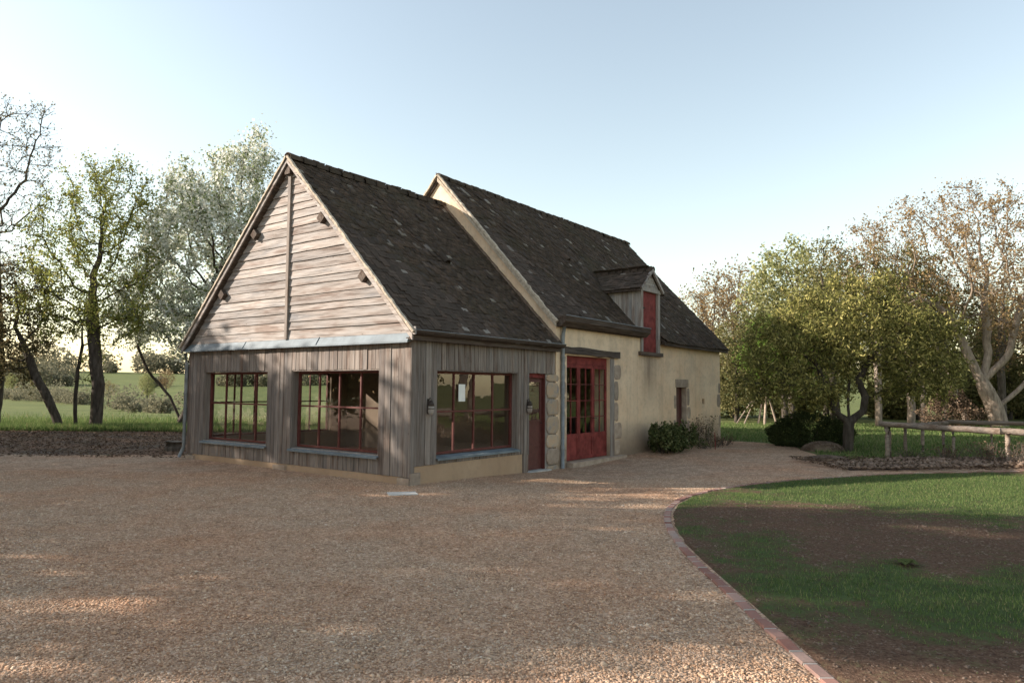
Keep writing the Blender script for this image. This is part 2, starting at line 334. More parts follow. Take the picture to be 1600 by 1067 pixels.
def lawn_z(X, Y): return gz(X, Y) + np.clip(seg_sdf(X, Y, LAWN) * 1.2, -.12, .038) + .015 * vnoise(X, Y, 2.5, 5) * (seg_sdf(X, Y, LAWN) > .25)
lx = axis([(1.5, 5, .06), (5, 15, .12), (15, 22, .5)]); ly = axis([(-10, 2, .5), (2, 17, .1)])
lawn = sheet('lawn', lx, ly, lawn_z, M['lawn'])
def grassy(X, Y):
    g = .15 * np.ones(X.shape)
    for cx, cy, rx, ry, a in [(2.7, 8.2, .8, 1.2, .75), (3.0, 6.4, 1.1, .55, .85), (4.6, 6.3, 1.6, .55, .8), (6.8, 12.2, 3.4, 1.6, 1.1), (10, 12.5, 4, 2.4, 1.1), (3.0, 11.2, .7, .7, .55), (3.4, 5.3, 1.2, .55, .7), (5.5, 5.6, 2, .5, .6), (5.0, 13.6, 2.6, .5, .6), (8, 14.6, 3, .6, .8), (12, 8, 4, 2, .5), (7.0, 10.2, 1.6, .4, .35)]:
        g = g + a * np.exp(-((X - cx) / rx) ** 2 - ((Y - cy) / ry) ** 2)
    for cx, cy, rx, ry, a in [(5.2, 8.4, 2.6, 1.0, .7), (3.7, 10.0, 1.2, .9, .5), (2.8, 4.6, .8, .5, .6)]: g = g - a * np.exp(-((X - cx) / rx) ** 2 - ((Y - cy) / ry) ** 2)
    return np.clip(.12 + g * .78 + .50 * vnoise(X, Y, 2.6, 9) + .42 * vnoise(X, Y, 7, 10) + .28 * vnoise(X, Y, 21, 12) - .05, 0, 1)
XX, YY = np.meshgrid(lx, ly); at = lawn.data.attributes.new('grassy', 'FLOAT', 'POINT'); at.data.foreach_set('value', grassy(XX, YY).ravel().astype(np.float32))
tag(lawn, 'patchy lawn of brown soil and young grass inside brick edging', 'lawn', kind='structure')
BED = [(7.3, 15.6), (9, 15.9), (11.2, 16.5), (22, 17.2), (22, 18.6), (12, 18.3), (10.2, 18.4), (8.9, 17.5), (7.4, 16.6)]
tag(sheet('planting_bed', np.arange(6.5, 22, .15), np.arange(15, 19.6, .15), lambda X, Y: layered(BED, .08, .15, 6, .25)(X, Y) + .02 * vnoise(X, Y, 6, 8), M['soil']), 'narrow planting bed of rubble and litter beyond the lawn', 'bed', kind='structure')

# gravel stones and grass blades as real geometry
OCT = np.array([(1, 0, 0), (-1, 0, 0), (0, 1, 0), (0, -1, 0), (0, 0, 1), (0, 0, -1)], float); OCTF = np.array([(0, 2, 4), (2, 1, 4), (1, 3, 4), (3, 0, 4), (2, 0, 5), (1, 2, 5), (3, 1, 5), (0, 3, 5)])
def stones(pos, size, flat=.6):
    n = len(pos); a = rng.uniform(0, 2 * np.pi, n); sc = size[:, None] * rng.uniform(.6, 1.3, (n, 3)) * np.array([1, 1, flat])
    V = OCT[None] * sc[:, None]; V = V + rng.normal(0, .22, V.shape) * size[:, None, None]
    ca, sa = np.cos(a)[:, None], np.sin(a)[:, None]; x = V[..., 0] * ca - V[..., 1] * sa; y = V[..., 0] * sa + V[..., 1] * ca
    V = np.stack([x, y, V[..., 2]], -1) + pos[:, None]
    return V.reshape(-1, 3), (OCTF[None] + (np.arange(n) * 6)[:, None, None]).reshape(-1, 3)
def fr_sample(n, y0, y1, pw=1.0, mg=.76):
    t = rng.uniform(0, 1, n) ** pw; Y = y0 + (y1 - y0) * t; X = rng.uniform(-1, 1, n) * mg * Y; return X, Y
X, Y = fr_sample(235000, 3.4, 14.5, 1.2)
lu, lv = toL(X, Y); k = (seg_sdf(X, Y, LAWN) < -.14) & ~((lu > -.03) & (lv > -.03)); X, Y = X[k], Y[k]
sz = rng.lognormal(math.log(.0080), .33, len(X)).clip(.004, .024)
V, F = stones(np.stack([X, Y, gz(X, Y) + .022 + sz * .15], 1), sz); st = npmesh('loose_gravel', V, F, M['pebble'])
tag(st, 'loose tan gravel stones covering the yard', 'gravel', kind='stuff')
def blades(X, Y, Z, h, w):
    n = len(X); a = rng.uniform(0, 2 * np.pi, n); b = rng.uniform(0, 2 * np.pi, n); l = h * rng.uniform(.1, .7, n)
    p = np.stack([X, Y, Z], 1); s = np.stack([np.cos(a), np.sin(a), 0 * a], 1) * (w / 2)[:, None]
    tip = p + np.stack([np.cos(b) * l, np.sin(b) * l, h], 1); V = np.stack([p - s, p + s, tip], 1).reshape(-1, 3)
    return V, np.arange(3 * n).reshape(-1, 3)
X = rng.uniform(1.9, 13.5, 420000); Y = 3.2 + 12.8 * rng.uniform(0, 1, 420000)
k = (np.abs(X) < .78 * Y) & (seg_sdf(X, Y, LAWN) > .06); X, Y = X[k], Y[k]
g = grassy(X, Y); k = rng.uniform(0, 1, len(X)) < np.clip((g - .18) * 1.05, 0.015, .85); X, Y, g = X[k], Y[k], g[k]
V, F = blades(X, Y, lawn_z(X, Y) - .005, rng.uniform(.012, .042, len(X)) * (.5 + .7 * g), rng.uniform(.005, .010, len(X)))
lawn_blades = (V, F)
X = rng.uniform(1.95, 9, 26000); Y = rng.uniform(3.2, 12, 26000); k = (np.abs(X) < .78 * Y) & (seg_sdf(X, Y, LAWN) > .05) & (grassy(X, Y) < .42); X, Y = X[k], Y[k]
V, F = stones(np.stack([X, Y, lawn_z(X, Y)], 1), rng.lognormal(math.log(.008), .5, len(X)).clip(.003, .03)); tag(npmesh('soil_clods', V, F, M['rubble']), 'small clods and stones on the bare lawn soil', 'clods', kind='stuff')
V, F = lawn_blades
tag(npmesh('lawn_grass', V, F, M['blade']), 'young green grass tufts growing on the patchy lawn', 'grass', kind='stuff')
n = 90000; X = rng.uniform(-34, -5, n); Y = 27.3 + rng.exponential(2.6, n)
V, F = blades(X, Y, gz(X, Y), rng.uniform(.08, .32, n), rng.uniform(.015, .035, n))
tag(npmesh('verge_grass', V, F, M['blade']), 'taller sunlit grass verge under the left trees', 'grass', kind='stuff')
n = 90000; X = rng.uniform(6.5, 34, n); Y = rng.uniform(18.2, 38, n); k = seg_sdf(X, Y, GRAVEL) < -.15; X, Y = X[k], Y[k]
V, F = blades(X, Y, gz(X, Y), rng.uniform(.05, .13, len(X)), rng.uniform(.015, .035, len(X)))
tag(npmesh('far_lawn_grass', V, F, M['blade']), 'mown grass of the far lawn behind the rail fence', 'grass', kind='stuff')
X = rng.uniform(7.0, 15, 3200); Y = rng.uniform(15.5, 18.4, 3200); k = seg_sdf(X, Y, BED) > -.12; X, Y = X[k], Y[k]
V, F = stones(np.stack([X, Y, gz(X, Y) + .09 * np.ones(len(X))], 1), rng.lognormal(math.log(.035), .4, len(X)).clip(.015, .1)); tag(npmesh('bed_rubble', V, F, M['rubble']), 'broken stones and litter strewn along the planting bed', 'rubble', kind='stuff')

n = 16000; X = np.concatenate([rng.uniform(-22, -5.5, n), rng.uniform(7, 15, 5000)]); Y = np.concatenate([rng.uniform(17.4, 28, n), rng.uniform(15.6, 18.4, 5000)])
lu, lv = toL(X, Y); k = (~((lu > -.1) & (lv > -.1) & (lv < BW + .1))) & (seg_sdf(X, Y, LAWN) < -.05); X, Y = X[k], Y[k]; m = len(X); a = rng.uniform(0, 6.28, m); l = rng.uniform(.02, .06, m); z = gz(X, Y) + .03 + (X > 0) * .06
c_, s_ = np.cos(a) * l, np.sin(a) * l; dz = rng.normal(0, .012, (m, 4)); V = np.stack([np.stack([X - c_, Y - s_, z + dz[:, 0]], 1), np.stack([X + s_ * .5, Y - c_ * .5, z + dz[:, 1]], 1), np.stack([X + c_, Y + s_, z + dz[:, 2]], 1), np.stack([X - s_ * .5, Y + c_ * .5, z + dz[:, 3]], 1)], 1).reshape(-1, 3)
tag(npmesh('leaf_litter', V, np.arange(4 * m).reshape(-1, 4), M['lf_dry']), 'dead brown leaves scattered over bare earth and bed', 'leaves', kind='stuff')
# ------------------------------------------------------------------ brick edging
edging = thing('brick_edging', (0, 0, 0), 0, 'curved row of red bricks edging the patchy lawn', 'edging')
def resample(pts, step):
    P = np.asarray(pts, float)
    Q = []
    for i in range(len(P) - 1):   # catmull-rom
        p0, p1, p2, p3 = P[max(i - 1, 0)], P[i], P[i + 1], P[min(i + 2, len(P) - 1)]
        for t in np.linspace(0, 1, 24, endpoint=False): Q.append(.5 * (2 * p1 + (p2 - p0) * t + (2 * p0 - 5 * p1 + 4 * p2 - p3) * t * t + (3 * p1 - p0 - 3 * p2 + p3) * t ** 3))
    Q.append(P[-1]); Q = np.array(Q); s = np.concatenate([[0], np.cumsum(np.hypot(*np.diff(Q, axis=0).T))]); t = np.arange(0, s[-1], step)
    return np.stack([np.interp(t, s, Q[:, 0]), np.interp(t, s, Q[:, 1])], 1)
cl = resample(BRICKC, .222)
bm_me = []
for q in range(4):
    r_ = random.Random(q); mb = MB(); a, b, h = .104, .047, .05; j = lambda: r_.uniform(-.003, .003)
    mb.raw([(x * a + j(), y * b + j(), z) for z in (-h, h * .75) for x, y in ((-1, -1), (1, -1), (1, 1), (-1, 1))] + [(x * (a - .008), y * (b - .008), h) for x, y in ((-1, -1), (1, -1), (1, 1), (-1, 1))],
           [(0, 3, 2, 1), (0, 1, 5, 4), (1, 2, 6, 5), (2, 3, 7, 6), (3, 0, 4, 7), (4, 5, 9, 8), (5, 6, 10, 9), (6, 7, 11, 10), (7, 4, 8, 11), (8, 9, 10, 11)])
    me = bpy.data.meshes.new('brick'); me.from_pydata(mb.V, [], mb.F); me.materials.append(M['brick']); bm_me.append(me)
jm = MB()
for i in range(len(cl) - 1):
    if cl[i][0] > 12: break
    c = (cl[i] + cl[i + 1]) / 2; d = cl[i + 1] - cl[i]; an = math.atan2(d[1], d[0])
    o = bpy.data.objects.new('brick', bm_me[i % 4]); link(o, edging); o.location = (c[0], c[1], float(gz(*c)) - .010 + random.uniform(-.010, .007)); o.rotation_euler = (random.gauss(0, .035), random.gauss(0, .02), an + random.gauss(0, .022))
    e = d / np.linalg.norm(d); nrm = np.array([-e[1], e[0]]); hw = .044; p = cl[i]; z = float(gz(*p))
    q = [p - e * .007 - nrm * hw, p + e * .007 - nrm * hw, p + e * .007 + nrm * hw, p - e * .007 + nrm * hw]
    jm.raw([(a[0], a[1], z - .05) for a in q] + [(a[0], a[1], z + .036) for a in q], BOXF)
jm.build('mortar_joint', M['joint'], edging)['kind'] = 'stuff'
# ------------------------------------------------------------------ building helpers
def wallgrid(P, ae, ze, solid, d0, d1):
    """wall slab with openings; P(a, d, z) -> local point"""
    mb = MB(); na, nz_ = len(ae) - 1, len(ze) - 1
    S_ = [[solid((ae[i] + ae[i + 1]) / 2, (ze[j] + ze[j + 1]) / 2) for j in range(nz_)] for i in range(na)]
    g = lambda i, j: 0 <= i < na and 0 <= j < nz_ and S_[i][j]
    for i in range(na):
        for j in range(nz_):
            if not S_[i][j]: continue
            a0, a1, z0, z1 = ae[i], ae[i + 1], ze[j], ze[j + 1]
            for d in (d0, d1): mb.raw([P(a0, d, z0), P(a1, d, z0), P(a1, d, z1), P(a0, d, z1)], [(0, 1, 2, 3)])
            if not g(i - 1, j): mb.raw([P(a0, d0, z0), P(a0, d1, z0), P(a0, d1, z1), P(a0, d0, z1)], [(0, 1, 2, 3)])
            if not g(i + 1, j): mb.raw([P(a1, d0, z0), P(a1, d1, z0), P(a1, d1, z1), P(a1, d0, z1)], [(0, 1, 2, 3)])
            if not g(i, j - 1): mb.raw([P(a0, d0, z0), P(a1, d0, z0), P(a1, d1, z0), P(a0, d1, z0)], [(0, 1, 2, 3)])
            if not g(i, j + 1): mb.raw([P(a0, d0, z1), P(a1, d0, z1), P(a1, d1, z1), P(a0, d1, z1)], [(0, 1, 2, 3)])
    return mb
def pbox(P, a0, a1, d0, d1, z0, z1):
    return MB().raw([P(a0, d0, z0), P(a1, d0, z0), P(a1, d1, z0), P(a0, d1, z0), P(a0, d0, z1), P(a1, d0, z1), P(a1, d1, z1), P(a0, d1, z1)], BOXF)
PG = lambda a, d, z: (d, a, z)          # gable face: a = v
PS = lambda a, d, z: (a, d, z)          # long side: a = u
PB = lambda a, d, z: (a, BW - d, z)     # rear side
def block(P, a0, a1, d0, d1, z0, z1):
    """hand-cut stone: uneven rounded outline, slightly domed face"""
    r = random.Random(int(a0 * 977 + z0 * 131)); n = 14; ca, cz = (a0 + a1) / 2, (z0 + z1) / 2; ha, hz = (a1 - a0) / 2, (z1 - z0) / 2; mb = MB()
    for dd, k in ((d1, 1.0), (d0 + .012, 1.0), (d0, .86)):
        r2 = random.Random(int(a0 * 977 + z0 * 131))
        for i in range(n):
            t = 2 * math.pi * i / n; c, q = math.cos(t), math.sin(t); e = (abs(c) ** 5 + abs(q) ** 5) ** -.2; j = 1 - r2.uniform(0, .10); mb.V.append(P(ca + ha * c * e * j * k, dd, cz + hz * q * e * j * k))
    for i in range(n):
        i2 = (i + 1) % n; mb.F += [(i, i2, n + i2, n + i), (n + i, n + i2, 2 * n + i2, 2 * n + i)]
    mb.F += [tuple(range(n)), tuple(2 * n + i for i in range(n))]
    return mb
def plank(P, a0, a1, z0, z1, d=0.0, th=.028, parent=None, mat=None, name='plank'):
    """a board with slightly uneven ends, edges eased"""
    j = lambda s: random.uniform(-s, s); dd = d + j(.006); e = .004; b0 = z0 + j(.008); b1 = z0 + j(.008)
    V = [P(a0, dd + th, b0), P(a1, dd + th, b1), P(a1, dd + th, z1), P(a0, dd + th, z1), P(a0, dd + e, b0), P(a1, dd + e, b1), P(a1, dd + e, z1), P(a0, dd + e, z1), P(a0 + e, dd, b0), P(a1 - e, dd, b1), P(a1 - e, dd, z1), P(a0 + e, dd, z1)]
    F = [(0, 1, 2, 3), (0, 1, 5, 4), (1, 2, 6, 5), (2, 3, 7, 6), (3, 0, 4, 7), (4, 5, 9, 8), (5, 6, 10, 9), (6, 7, 11, 10), (7, 4, 8, 11), (8, 9, 10, 11)]
    return pymesh(name, V, F, mat or M['board'], parent)
def board_run(P, a0, a1, z0, z1, w, parent, d=0.0, gap=.006):
    n = max(1, round((a1 - a0) / w)); ws = np.array([random.uniform(.8, 1.2) for _ in range(n)]); ws = ws / ws.sum() * (a1 - a0); a = a0
    for x in ws: plank(P, a + gap / 2, a + x - gap / 2, z0, z1, d + random.choice((0, 0, .006)), parent=parent); a += x
def window(P, a0, a1, z0, z1, depth, parent, cols=4, hbar=None, name='window', mat=None):
    mat = mat or M['redwin']; f = .045; m = MB(); d0, d1 = depth, depth + .055
    for q in ((a0, a1, z0, z0 + f), (a0, a1, z1 - f, z1), (a0, a0 + f, z0 + f, z1 - f), (a1 - f, a1, z0 + f, z1 - f)):
        b = pbox(P, q[0], q[1], d0, d1, q[2], q[3]); m.raw(b.V, b.F)
    w = m.build(name, mat, parent); hb = hbar or (z0 + z1) / 2; cw = (a1 - a0 - 2 * f) / cols; t = .016
    for i in range(1, cols):
        x = a0 + f + cw * i; pbox(P, x - t, x + t, d0 + .006, d1 - .008, z0 + f, z1 - f).build('muntin', mat, w)
    pbox(P, a0 + f, a1 - f, d0 + .003, d1 - .012, hb - t, hb + t).build('glazing_bar', mat, w)
    for i in range(cols):
        for (q0, q1) in ((z0 + f, hb - t), (hb + t, z1 - f)):
            x0 = a0 + f + cw * i + (t if i else 0); x1 = a0 + f + cw * (i + 1) - (t if i < cols - 1 else 0); j = lambda: random.uniform(-.004, .004)
            pymesh('pane', [P(x0, d0 + .028 + j(), q0), P(x1, d0 + .028 + j(), q0), P(x1, d0 + .028 + j(), q1), P(x0, d0 + .028 + j(), q1)], [(0, 1, 2, 3)], M['glass'], w)
    return w
def prism(poly_vz, u0, u1):
    n = len(poly_vz); return MB().raw([(u0, v, z) for v, z in poly_vz] + [(u1, v, z) for v, z in poly_vz], [tuple(range(n)), tuple(range(2 * n - 1, n - 1, -1))] + [(i, (i + 1) % n, n + (i + 1) % n, n + i) for i in range(n)])
TILE_V = np.array([(x, y, z) for z in (0, 1) for x, y in ((-.5, 0), (.5, 0), (.5, 1), (-.5, 1))], float)
TILE_ME = []
for q in range(3):
    me = bpy.data.meshes.new('roof_tile'); V = TILE_V * np.array([.163, .265, .014]); V[[0, 1, 4, 5], 1] += np.array([.006, -.004, .006, -.004]) * (q - 1)
    me.from_pydata([tuple(v) for v in V], [], BOXF); me.materials.append(M['tile_o']); TILE_ME.append(me)
def tiles(u0, u1, e, top, parent, root_mat, skip=None, singles=0, gauge=.108, seed=1):
    """plain tiles laid from the eave point e=(v,z) up to top=(v,z); the nearest ones single objects"""
    r = np.random.default_rng(seed); e = np.array(e, float); top = np.array(top, float); d = top - e; Ls = np.hypot(*d); d /= Ls; nr = np.array([-d[1], d[0]])
    if nr[1] < 0: nr = -nr
    T = []
    for i in range(int(Ls / gauge)):
        nU = int(round((u1 - u0) / .168)); st = .084 if i % 2 else 0
        for kx in range(nU + (1 if i % 2 else 0)):
            u = u0 + .084 + kx * .168 - st
            if u < u0 - .01 or u > u1 + .02: continue
            T.append((np.clip(u, u0 + .05, u1 - .05), i * gauge))
    T = np.array(T); n = len(T); s = T[:, 1] + r.normal(0, .006, n)
    sag = .022 * np.sin(T[:, 0] * 1.1 + seed) * np.sin(T[:, 1] * .9 + 1) + .012 * np.sin(T[:, 0] * 3.1) ; lift = .024 + r.normal(0, .005, n) + (r.random(n) < .03) * r.uniform(0, .014, n)
    tilt = .055 + r.normal(0, .012, n) + (r.random(n) < .03) * .07; roll = r.normal(0, .025, n); skew = r.normal(0, .012, n)
    base = np.stack([T[:, 0] + r.normal(0, .004, n), e[0] + d[0] * s + nr[0] * (sag + lift), e[1] + d[1] * s + nr[1] * (sag + lift)], 1)
    e2 = np.stack([skew, np.cos(tilt) * d[0] - np.sin(tilt) * nr[0], np.cos(tilt) * d[1] - np.sin(tilt) * nr[1]], 1); e2 /= np.linalg.norm(e2, axis=1)[:, None]
    e1 = np.stack([np.ones(n), roll * nr[0], roll * nr[1]], 1); e1 -= (e1 * e2).sum(1)[:, None] * e2; e1 /= np.linalg.norm(e1, axis=1)[:, None]; e3 = np.cross(e1, e2)
    fl = (e3 @ np.array([0, nr[0], nr[1]])) < 0; e1[fl] *= -1; e3[fl] *= -1
    keep = np.ones(n, bool)
    if skip is not None: keep = ~skip(base[:, 0], base[:, 1])
    idx = np.where(keep)[0]
    if singles:
        camL = np.array([*toL(0, 0), CAM_H]); dist = np.linalg.norm(base[idx] - camL, axis=1); o_ = np.argsort(dist); sel, idx = idx[o_[:singles]], idx[o_[singles:]]
        for q in sel:
            ob = bpy.data.objects.new('roof_tile', TILE_ME[q % 3]); link(ob, parent)
            ob.matrix_local = Matrix(((e1[q][0], e2[q][0], e3[q][0], base[q][0] + root_mat), (e1[q][1], e2[q][1], e3[q][1], base[q][1]), (e1[q][2], e2[q][2], e3[q][2], base[q][2]), (0, 0, 0, 1)))
    L = TILE_V * np.array([.163, .265, .014]); V = base[idx][:, None] + L[None, :, :1] * e1[idx][:, None] + L[None, :, 1:2] * e2[idx][:, None] + L[None, :, 2:] * e3[idx][:, None]
    V = V.reshape(-1, 3); V[:, 0] += root_mat
    F = (np.array(BOXF)[None] + (np.arange(len(idx)) * 8)[:, None, None]).reshape(-1, 4)
    o = npmesh('roof_tiling', V, F, M['tile'], parent); o['kind'] = 'stuff'; return o
def half_round(r, L, k=7, th=.018):
    V = []; F = []
    for x in (0, L):
        rr = r * (1.0 if x == 0 else .74)
        for R_ in (rr, rr - th):
            for j in range(k + 1): t = math.pi * (-.08 + 1.16 * j / k); V.append((x, math.cos(t) * R_, math.sin(t) * R_))
    n = k + 1
    for j in range(k): F += [(j, j + 1, 2 * n + j + 1, 2 * n + j), (n + j, 3 * n + j, 3 * n + j + 1, n + j + 1), (j, n + j, n + j + 1, j + 1), (2 * n + j, 2 * n + j + 1, 3 * n + j + 1, 3 * n + j)]
    return V, F
RV, RF = half_round(.13, .37)
RIDGE_ME = bpy.data.meshes.new('ridge_tile'); RIDGE_ME.from_pydata(RV, [], RF); RIDGE_ME.materials.append(M['tile_o']); RIDGE_ME.shade_smooth()
def ridge(u0, u1, v, z, parent, sag=.03, sc=1.0, axis='u'):
    n = int((u1 - u0) / (.335 * sc)); w = (u1 - u0) / n
    for i in range(n):
        u = u0 + w * i; t = (i + .5) / n; o = bpy.data.objects.new('ridge_tile', RIDGE_ME); link(o, parent)
        zz = z - sag * math.sin(math.pi * t) + random.uniform(-.012, .012)
        o.location = (u, v + random.uniform(-.012, .012), zz) if axis == 'u' else (v + random.uniform(-.008, .008), u, zz)
        o.rotation_euler = (random.gauss(0, .03), -.035 + random.gauss(0, .012), random.gauss(0, .015) + (0 if axis == 'u' else math.pi / 2)); o.scale = (w / .335, sc, sc)
# mortar lip under the ridge / verge: rough strip
def rough_strip(pts, w, h, parent, mat, name, axis_u=(1, 0, 0)):
    mb = MB(); n0 = None; ax = Vector(axis_u); rings = []
    P_ = [Vector(p) for p in pts]; k = max(2, int((P_[-1] - P_[0]).length / .09)); r_ = random.Random(5)
    d = (P_[-1] - P_[0]).normalized(); up = d.cross(ax); up = up if up.z > 0 else -up
    for i in range(k + 1):
        c = P_[0].lerp(P_[-1], i / k); a, b = w / 2 * r_.uniform(.82, 1.15), h * r_.uniform(.8, 1.2)
        rings.append([c - ax * a, c - ax * a * .85 + up * b * .8, c + up * b, c + ax * a * .9 + up * b * .75, c + ax * a])
    for R_ in rings: mb.V += [tuple(v) for v in R_]
    for i in range(k):
        for j in range(4): mb.F.append((i * 5 + j, i * 5 + j + 1, (i + 1) * 5 + j + 1, (i + 1) * 5 + j))
        mb.F.append((i * 5 + 4, i * 5, (i + 1) * 5, (i + 1) * 5 + 4))
    mb.F += [(0, 1, 2, 3, 4), tuple(k * 5 + j for j in (4, 3, 2, 1, 0))]
    return mb.build(name, mat, parent)

# ------------------------------------------------------------------ timber annex
AX = thing('timber_annex', (X0, Y0, 0), BROT, 'grey weathered timber annex with large red-framed windows and tiled gable roof', 'annex')
RV1, RZ1 = 3.62, 6.64          # ridge
EV, EZ = -.20, 2.76            # front eave, rear mirrored
ze = [-.4, .15, .50, 2.10, 2.60]
WG = ((.83, 3.48), (4.32, 6.84))
wallgrid(PG, [.03, .83, 3.48, 4.32, 6.84, BW - .03], ze, lambda a, z: not (.5 < z < 2.1 and any(p < a < q for p, q in WG)), .032, .20).build('wall', M['greywood'], AX)
wallgrid(PS, [.20, .70, 3.30, 3.67, 4.39, L1], [-.4, -.07, .45, 2.10, 2.60], lambda a, z: not ((.45 < z < 2.1 and .7 < a < 3.3) or (-.07 < z < 2.1 and 3.67 < a < 4.39)), .032, .20).build('wall', M['greywood'], AX)
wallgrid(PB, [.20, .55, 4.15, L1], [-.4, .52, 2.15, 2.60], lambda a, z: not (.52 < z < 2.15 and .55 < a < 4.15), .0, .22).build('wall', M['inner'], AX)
prism([(.05, 2.602), (BW - .05, 2.602), (BW - .12, 2.70), (RV1, RZ1 - .14), (.12, 2.95)], .032, .14).build('gable_wall', M['greywood'], AX)
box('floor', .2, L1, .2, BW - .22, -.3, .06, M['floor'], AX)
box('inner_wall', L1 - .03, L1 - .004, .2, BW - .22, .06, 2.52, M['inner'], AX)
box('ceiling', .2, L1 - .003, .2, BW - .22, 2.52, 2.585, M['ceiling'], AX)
# plinths
pbox(PG, .25, BW - .25, .016, .031, -.4, .142).build('plinth', M['plinth'], AX)
pbox(PS, .06, 3.47, .014, .0315, -.4, .33).build('plinth', M['plinth'], AX)
for v0, v1, z1, p in ((3.60, 4.0, .115, -.035), (.0, .28, .135, -.03), (7.15, 7.5, .11, -.03)):
    pbox(PG, v0, v1, p, .014, -.3, z1).build('footing_stone', M['stone'], AX)
pbox(PS, .0, .26, -.028, .0135, -.3, .22).build('footing_stone', M['stone'], AX)
# vertical boards, gable face
board_run(PG, .0, .83, .15, 2.60, .165, AX); board_run(PG, 3.48, 4.32, .15, 2.60, .15, AX); board_run(PG, 6.84, BW, .15, 2.60, .15, AX)
for a0, a1 in WG:
    board_run(PG, a0, a1, 2.10, 2.60, .122, AX, .008); board_run(PG, a0, a1, .15, .43, .125, AX, .012)
# vertical boards, long side
plank(PS, -.0, .115, .10, 2.62, -.012, .05, AX, name='corner_board')
board_run(PS, .12, .70, .335, 2.62, .145, AX); board_run(PS, .70, 3.30, 2.10, 2.62, .125, AX, .006); board_run(PS, .70, 3.30, .335, .415, .12, AX, .010)
board_run(PS, 3.30, 3.49, .335, 2.62, .10, AX); plank(PS, 3.49, 3.60, -.12, 2.62, -.015, .05, AX, name='door_post'); plank(PS, 3.60, 3.665, .30, 2.62, -.03, .06, AX, name='door_post'); plank(PS, 3.61, 3.665, -.13, .30, -.012, .05, AX, name='door_post')
board_run(PS, 3.67, 4.74, 2.10, 2.64, .12, AX, -.004)
# reveals (lining boards) of the windows
def lining(P, a0, a1, z0, z1, dep):
    for q in ((a0 + .001, a0 + .021, z0, z1), (a1 - .021, a1 - .001, z0, z1)): pbox(P, q[0], q[1], .018, dep, q[2], q[3] - .003).build('reveal_board', M['board'], AX)
    pbox(P, a0 + .022, a1 - .022, .018, dep, z1 - .023, z1 - .003).build('reveal_board', M['board'], AX)
for a0, a1 in WG:
    lining(PG, a0, a1, .50, 2.10, .165); window(PG, a0 + .022, a1 - .022, .515, 2.075, .165, AX, hbar=1.36)
    sill = pbox(PG, a0 - .03, a1 + .02, -.055, .165, .455, .47); sill.raw([PG(a0 - .03, -.055, .43), PG(a1 + .02, -.055, .43), PG(a1 + .02, -.052, .455), PG(a0 - .03, -.052, .455)], [(0, 1, 2, 3)])
    sill.V = [(x, y, z + (.032 if x > .1 else 0)) for x, y, z in sill.V]; sill.build('window_sill', M['zinc'], AX)
lining(PS, .70, 3.30, .45, 2.10, .165); window(PS, .722, 3.278, .49, 2.075, .165, AX, hbar=1.30)
sill = pbox(PS, .69, 3.31, -.055, .165, .425, .44); sill.raw([PS(.69, -.055, .40), PS(3.31, -.055, .40), PS(3.31, -.052, .425), PS(.69, -.052, .425)], [(0, 1, 2, 3)])
sill.V = [(x, y, z + (.036 if y > .1 else 0)) for x, y, z in sill.V]; sill.build('window_sill', M['zinc'], AX)
window(PB, .55, 4.15, .52, 2.15, .06, AX, cols=6, hbar=1.36)
# door
d = pbox(PS, 3.70, 4.37, .12, .165, -.06, 2.0).build('door', M['darkred'], AX)
pbox(PS, 3.80, 4.27, .1165, .1195, 1.05, 1.90).build('door_pane', M['glass'], d)
for q in ((3.77, 4.30, 1.90, 1.95), (3.77, 4.30, 1.0, 1.05), (3.77, 3.80, 1.05, 1.90), (4.27, 4.30, 1.05, 1.90), (3.80, 4.27, .45, .49)): pbox(PS, q[0], q[1], .105, .1195, q[2], q[3]).build('moulding', M['darkred'], d)
MB().tube([(4.31, .12, .98), (4.31, .07, .98), (4.24, .065, .98)], .009, 6).build('door_handle', M['iron'], d)
pbox(PS, 3.672, 3.70, .04, .17, -.06, 2.09).build('door_frame', M['redwin'], AX); pbox(PS, 4.37, 4.388, .04, .17, -.06, 2.09).build('door_frame', M['redwin'], AX); pbox(PS, 3.70, 4.37, .06, .17, 2.0, 2.09).build('door_frame', M['red'], AX)
pbox(PS, 3.62, 4.46, -.10, .19, -.35, -.068).build('threshold', M['concrete'], AX)
# zinc apron over the gable-face boards
for i, (a0, a1) in enumerate(((-.02, 2.55), (2.55, 5.1), (5.1, BW + .05))):
    h = .004 * i
    MB().raw([(-.125, a0, 2.595 + h), (-.125, a1, 2.595 + h), (-.03, a1, 2.755 + h), (-.03, a0, 2.755 + h), (-.125, a0, 2.565 + h), (-.125, a1, 2.565 + h), (-.02, a1, 2.60 + h), (-.02, a0, 2.60 + h)],
             [(0, 1, 2, 3), (4, 5, 1, 0), (4, 7, 6, 5), (0, 3, 7, 4), (1, 5, 6, 2)]).build('zinc_sheet', M['zinc'], AX)
    if i: pbox(PG, a0 - .008, a0 + .008, -.1, -.04, 2.60, 2.64)
    if i: MB().tube([(-.13, a0, 2.60), (-.033, a0, 2.765)], .008, 5).build('zinc_seam', M['zinc'], AX)
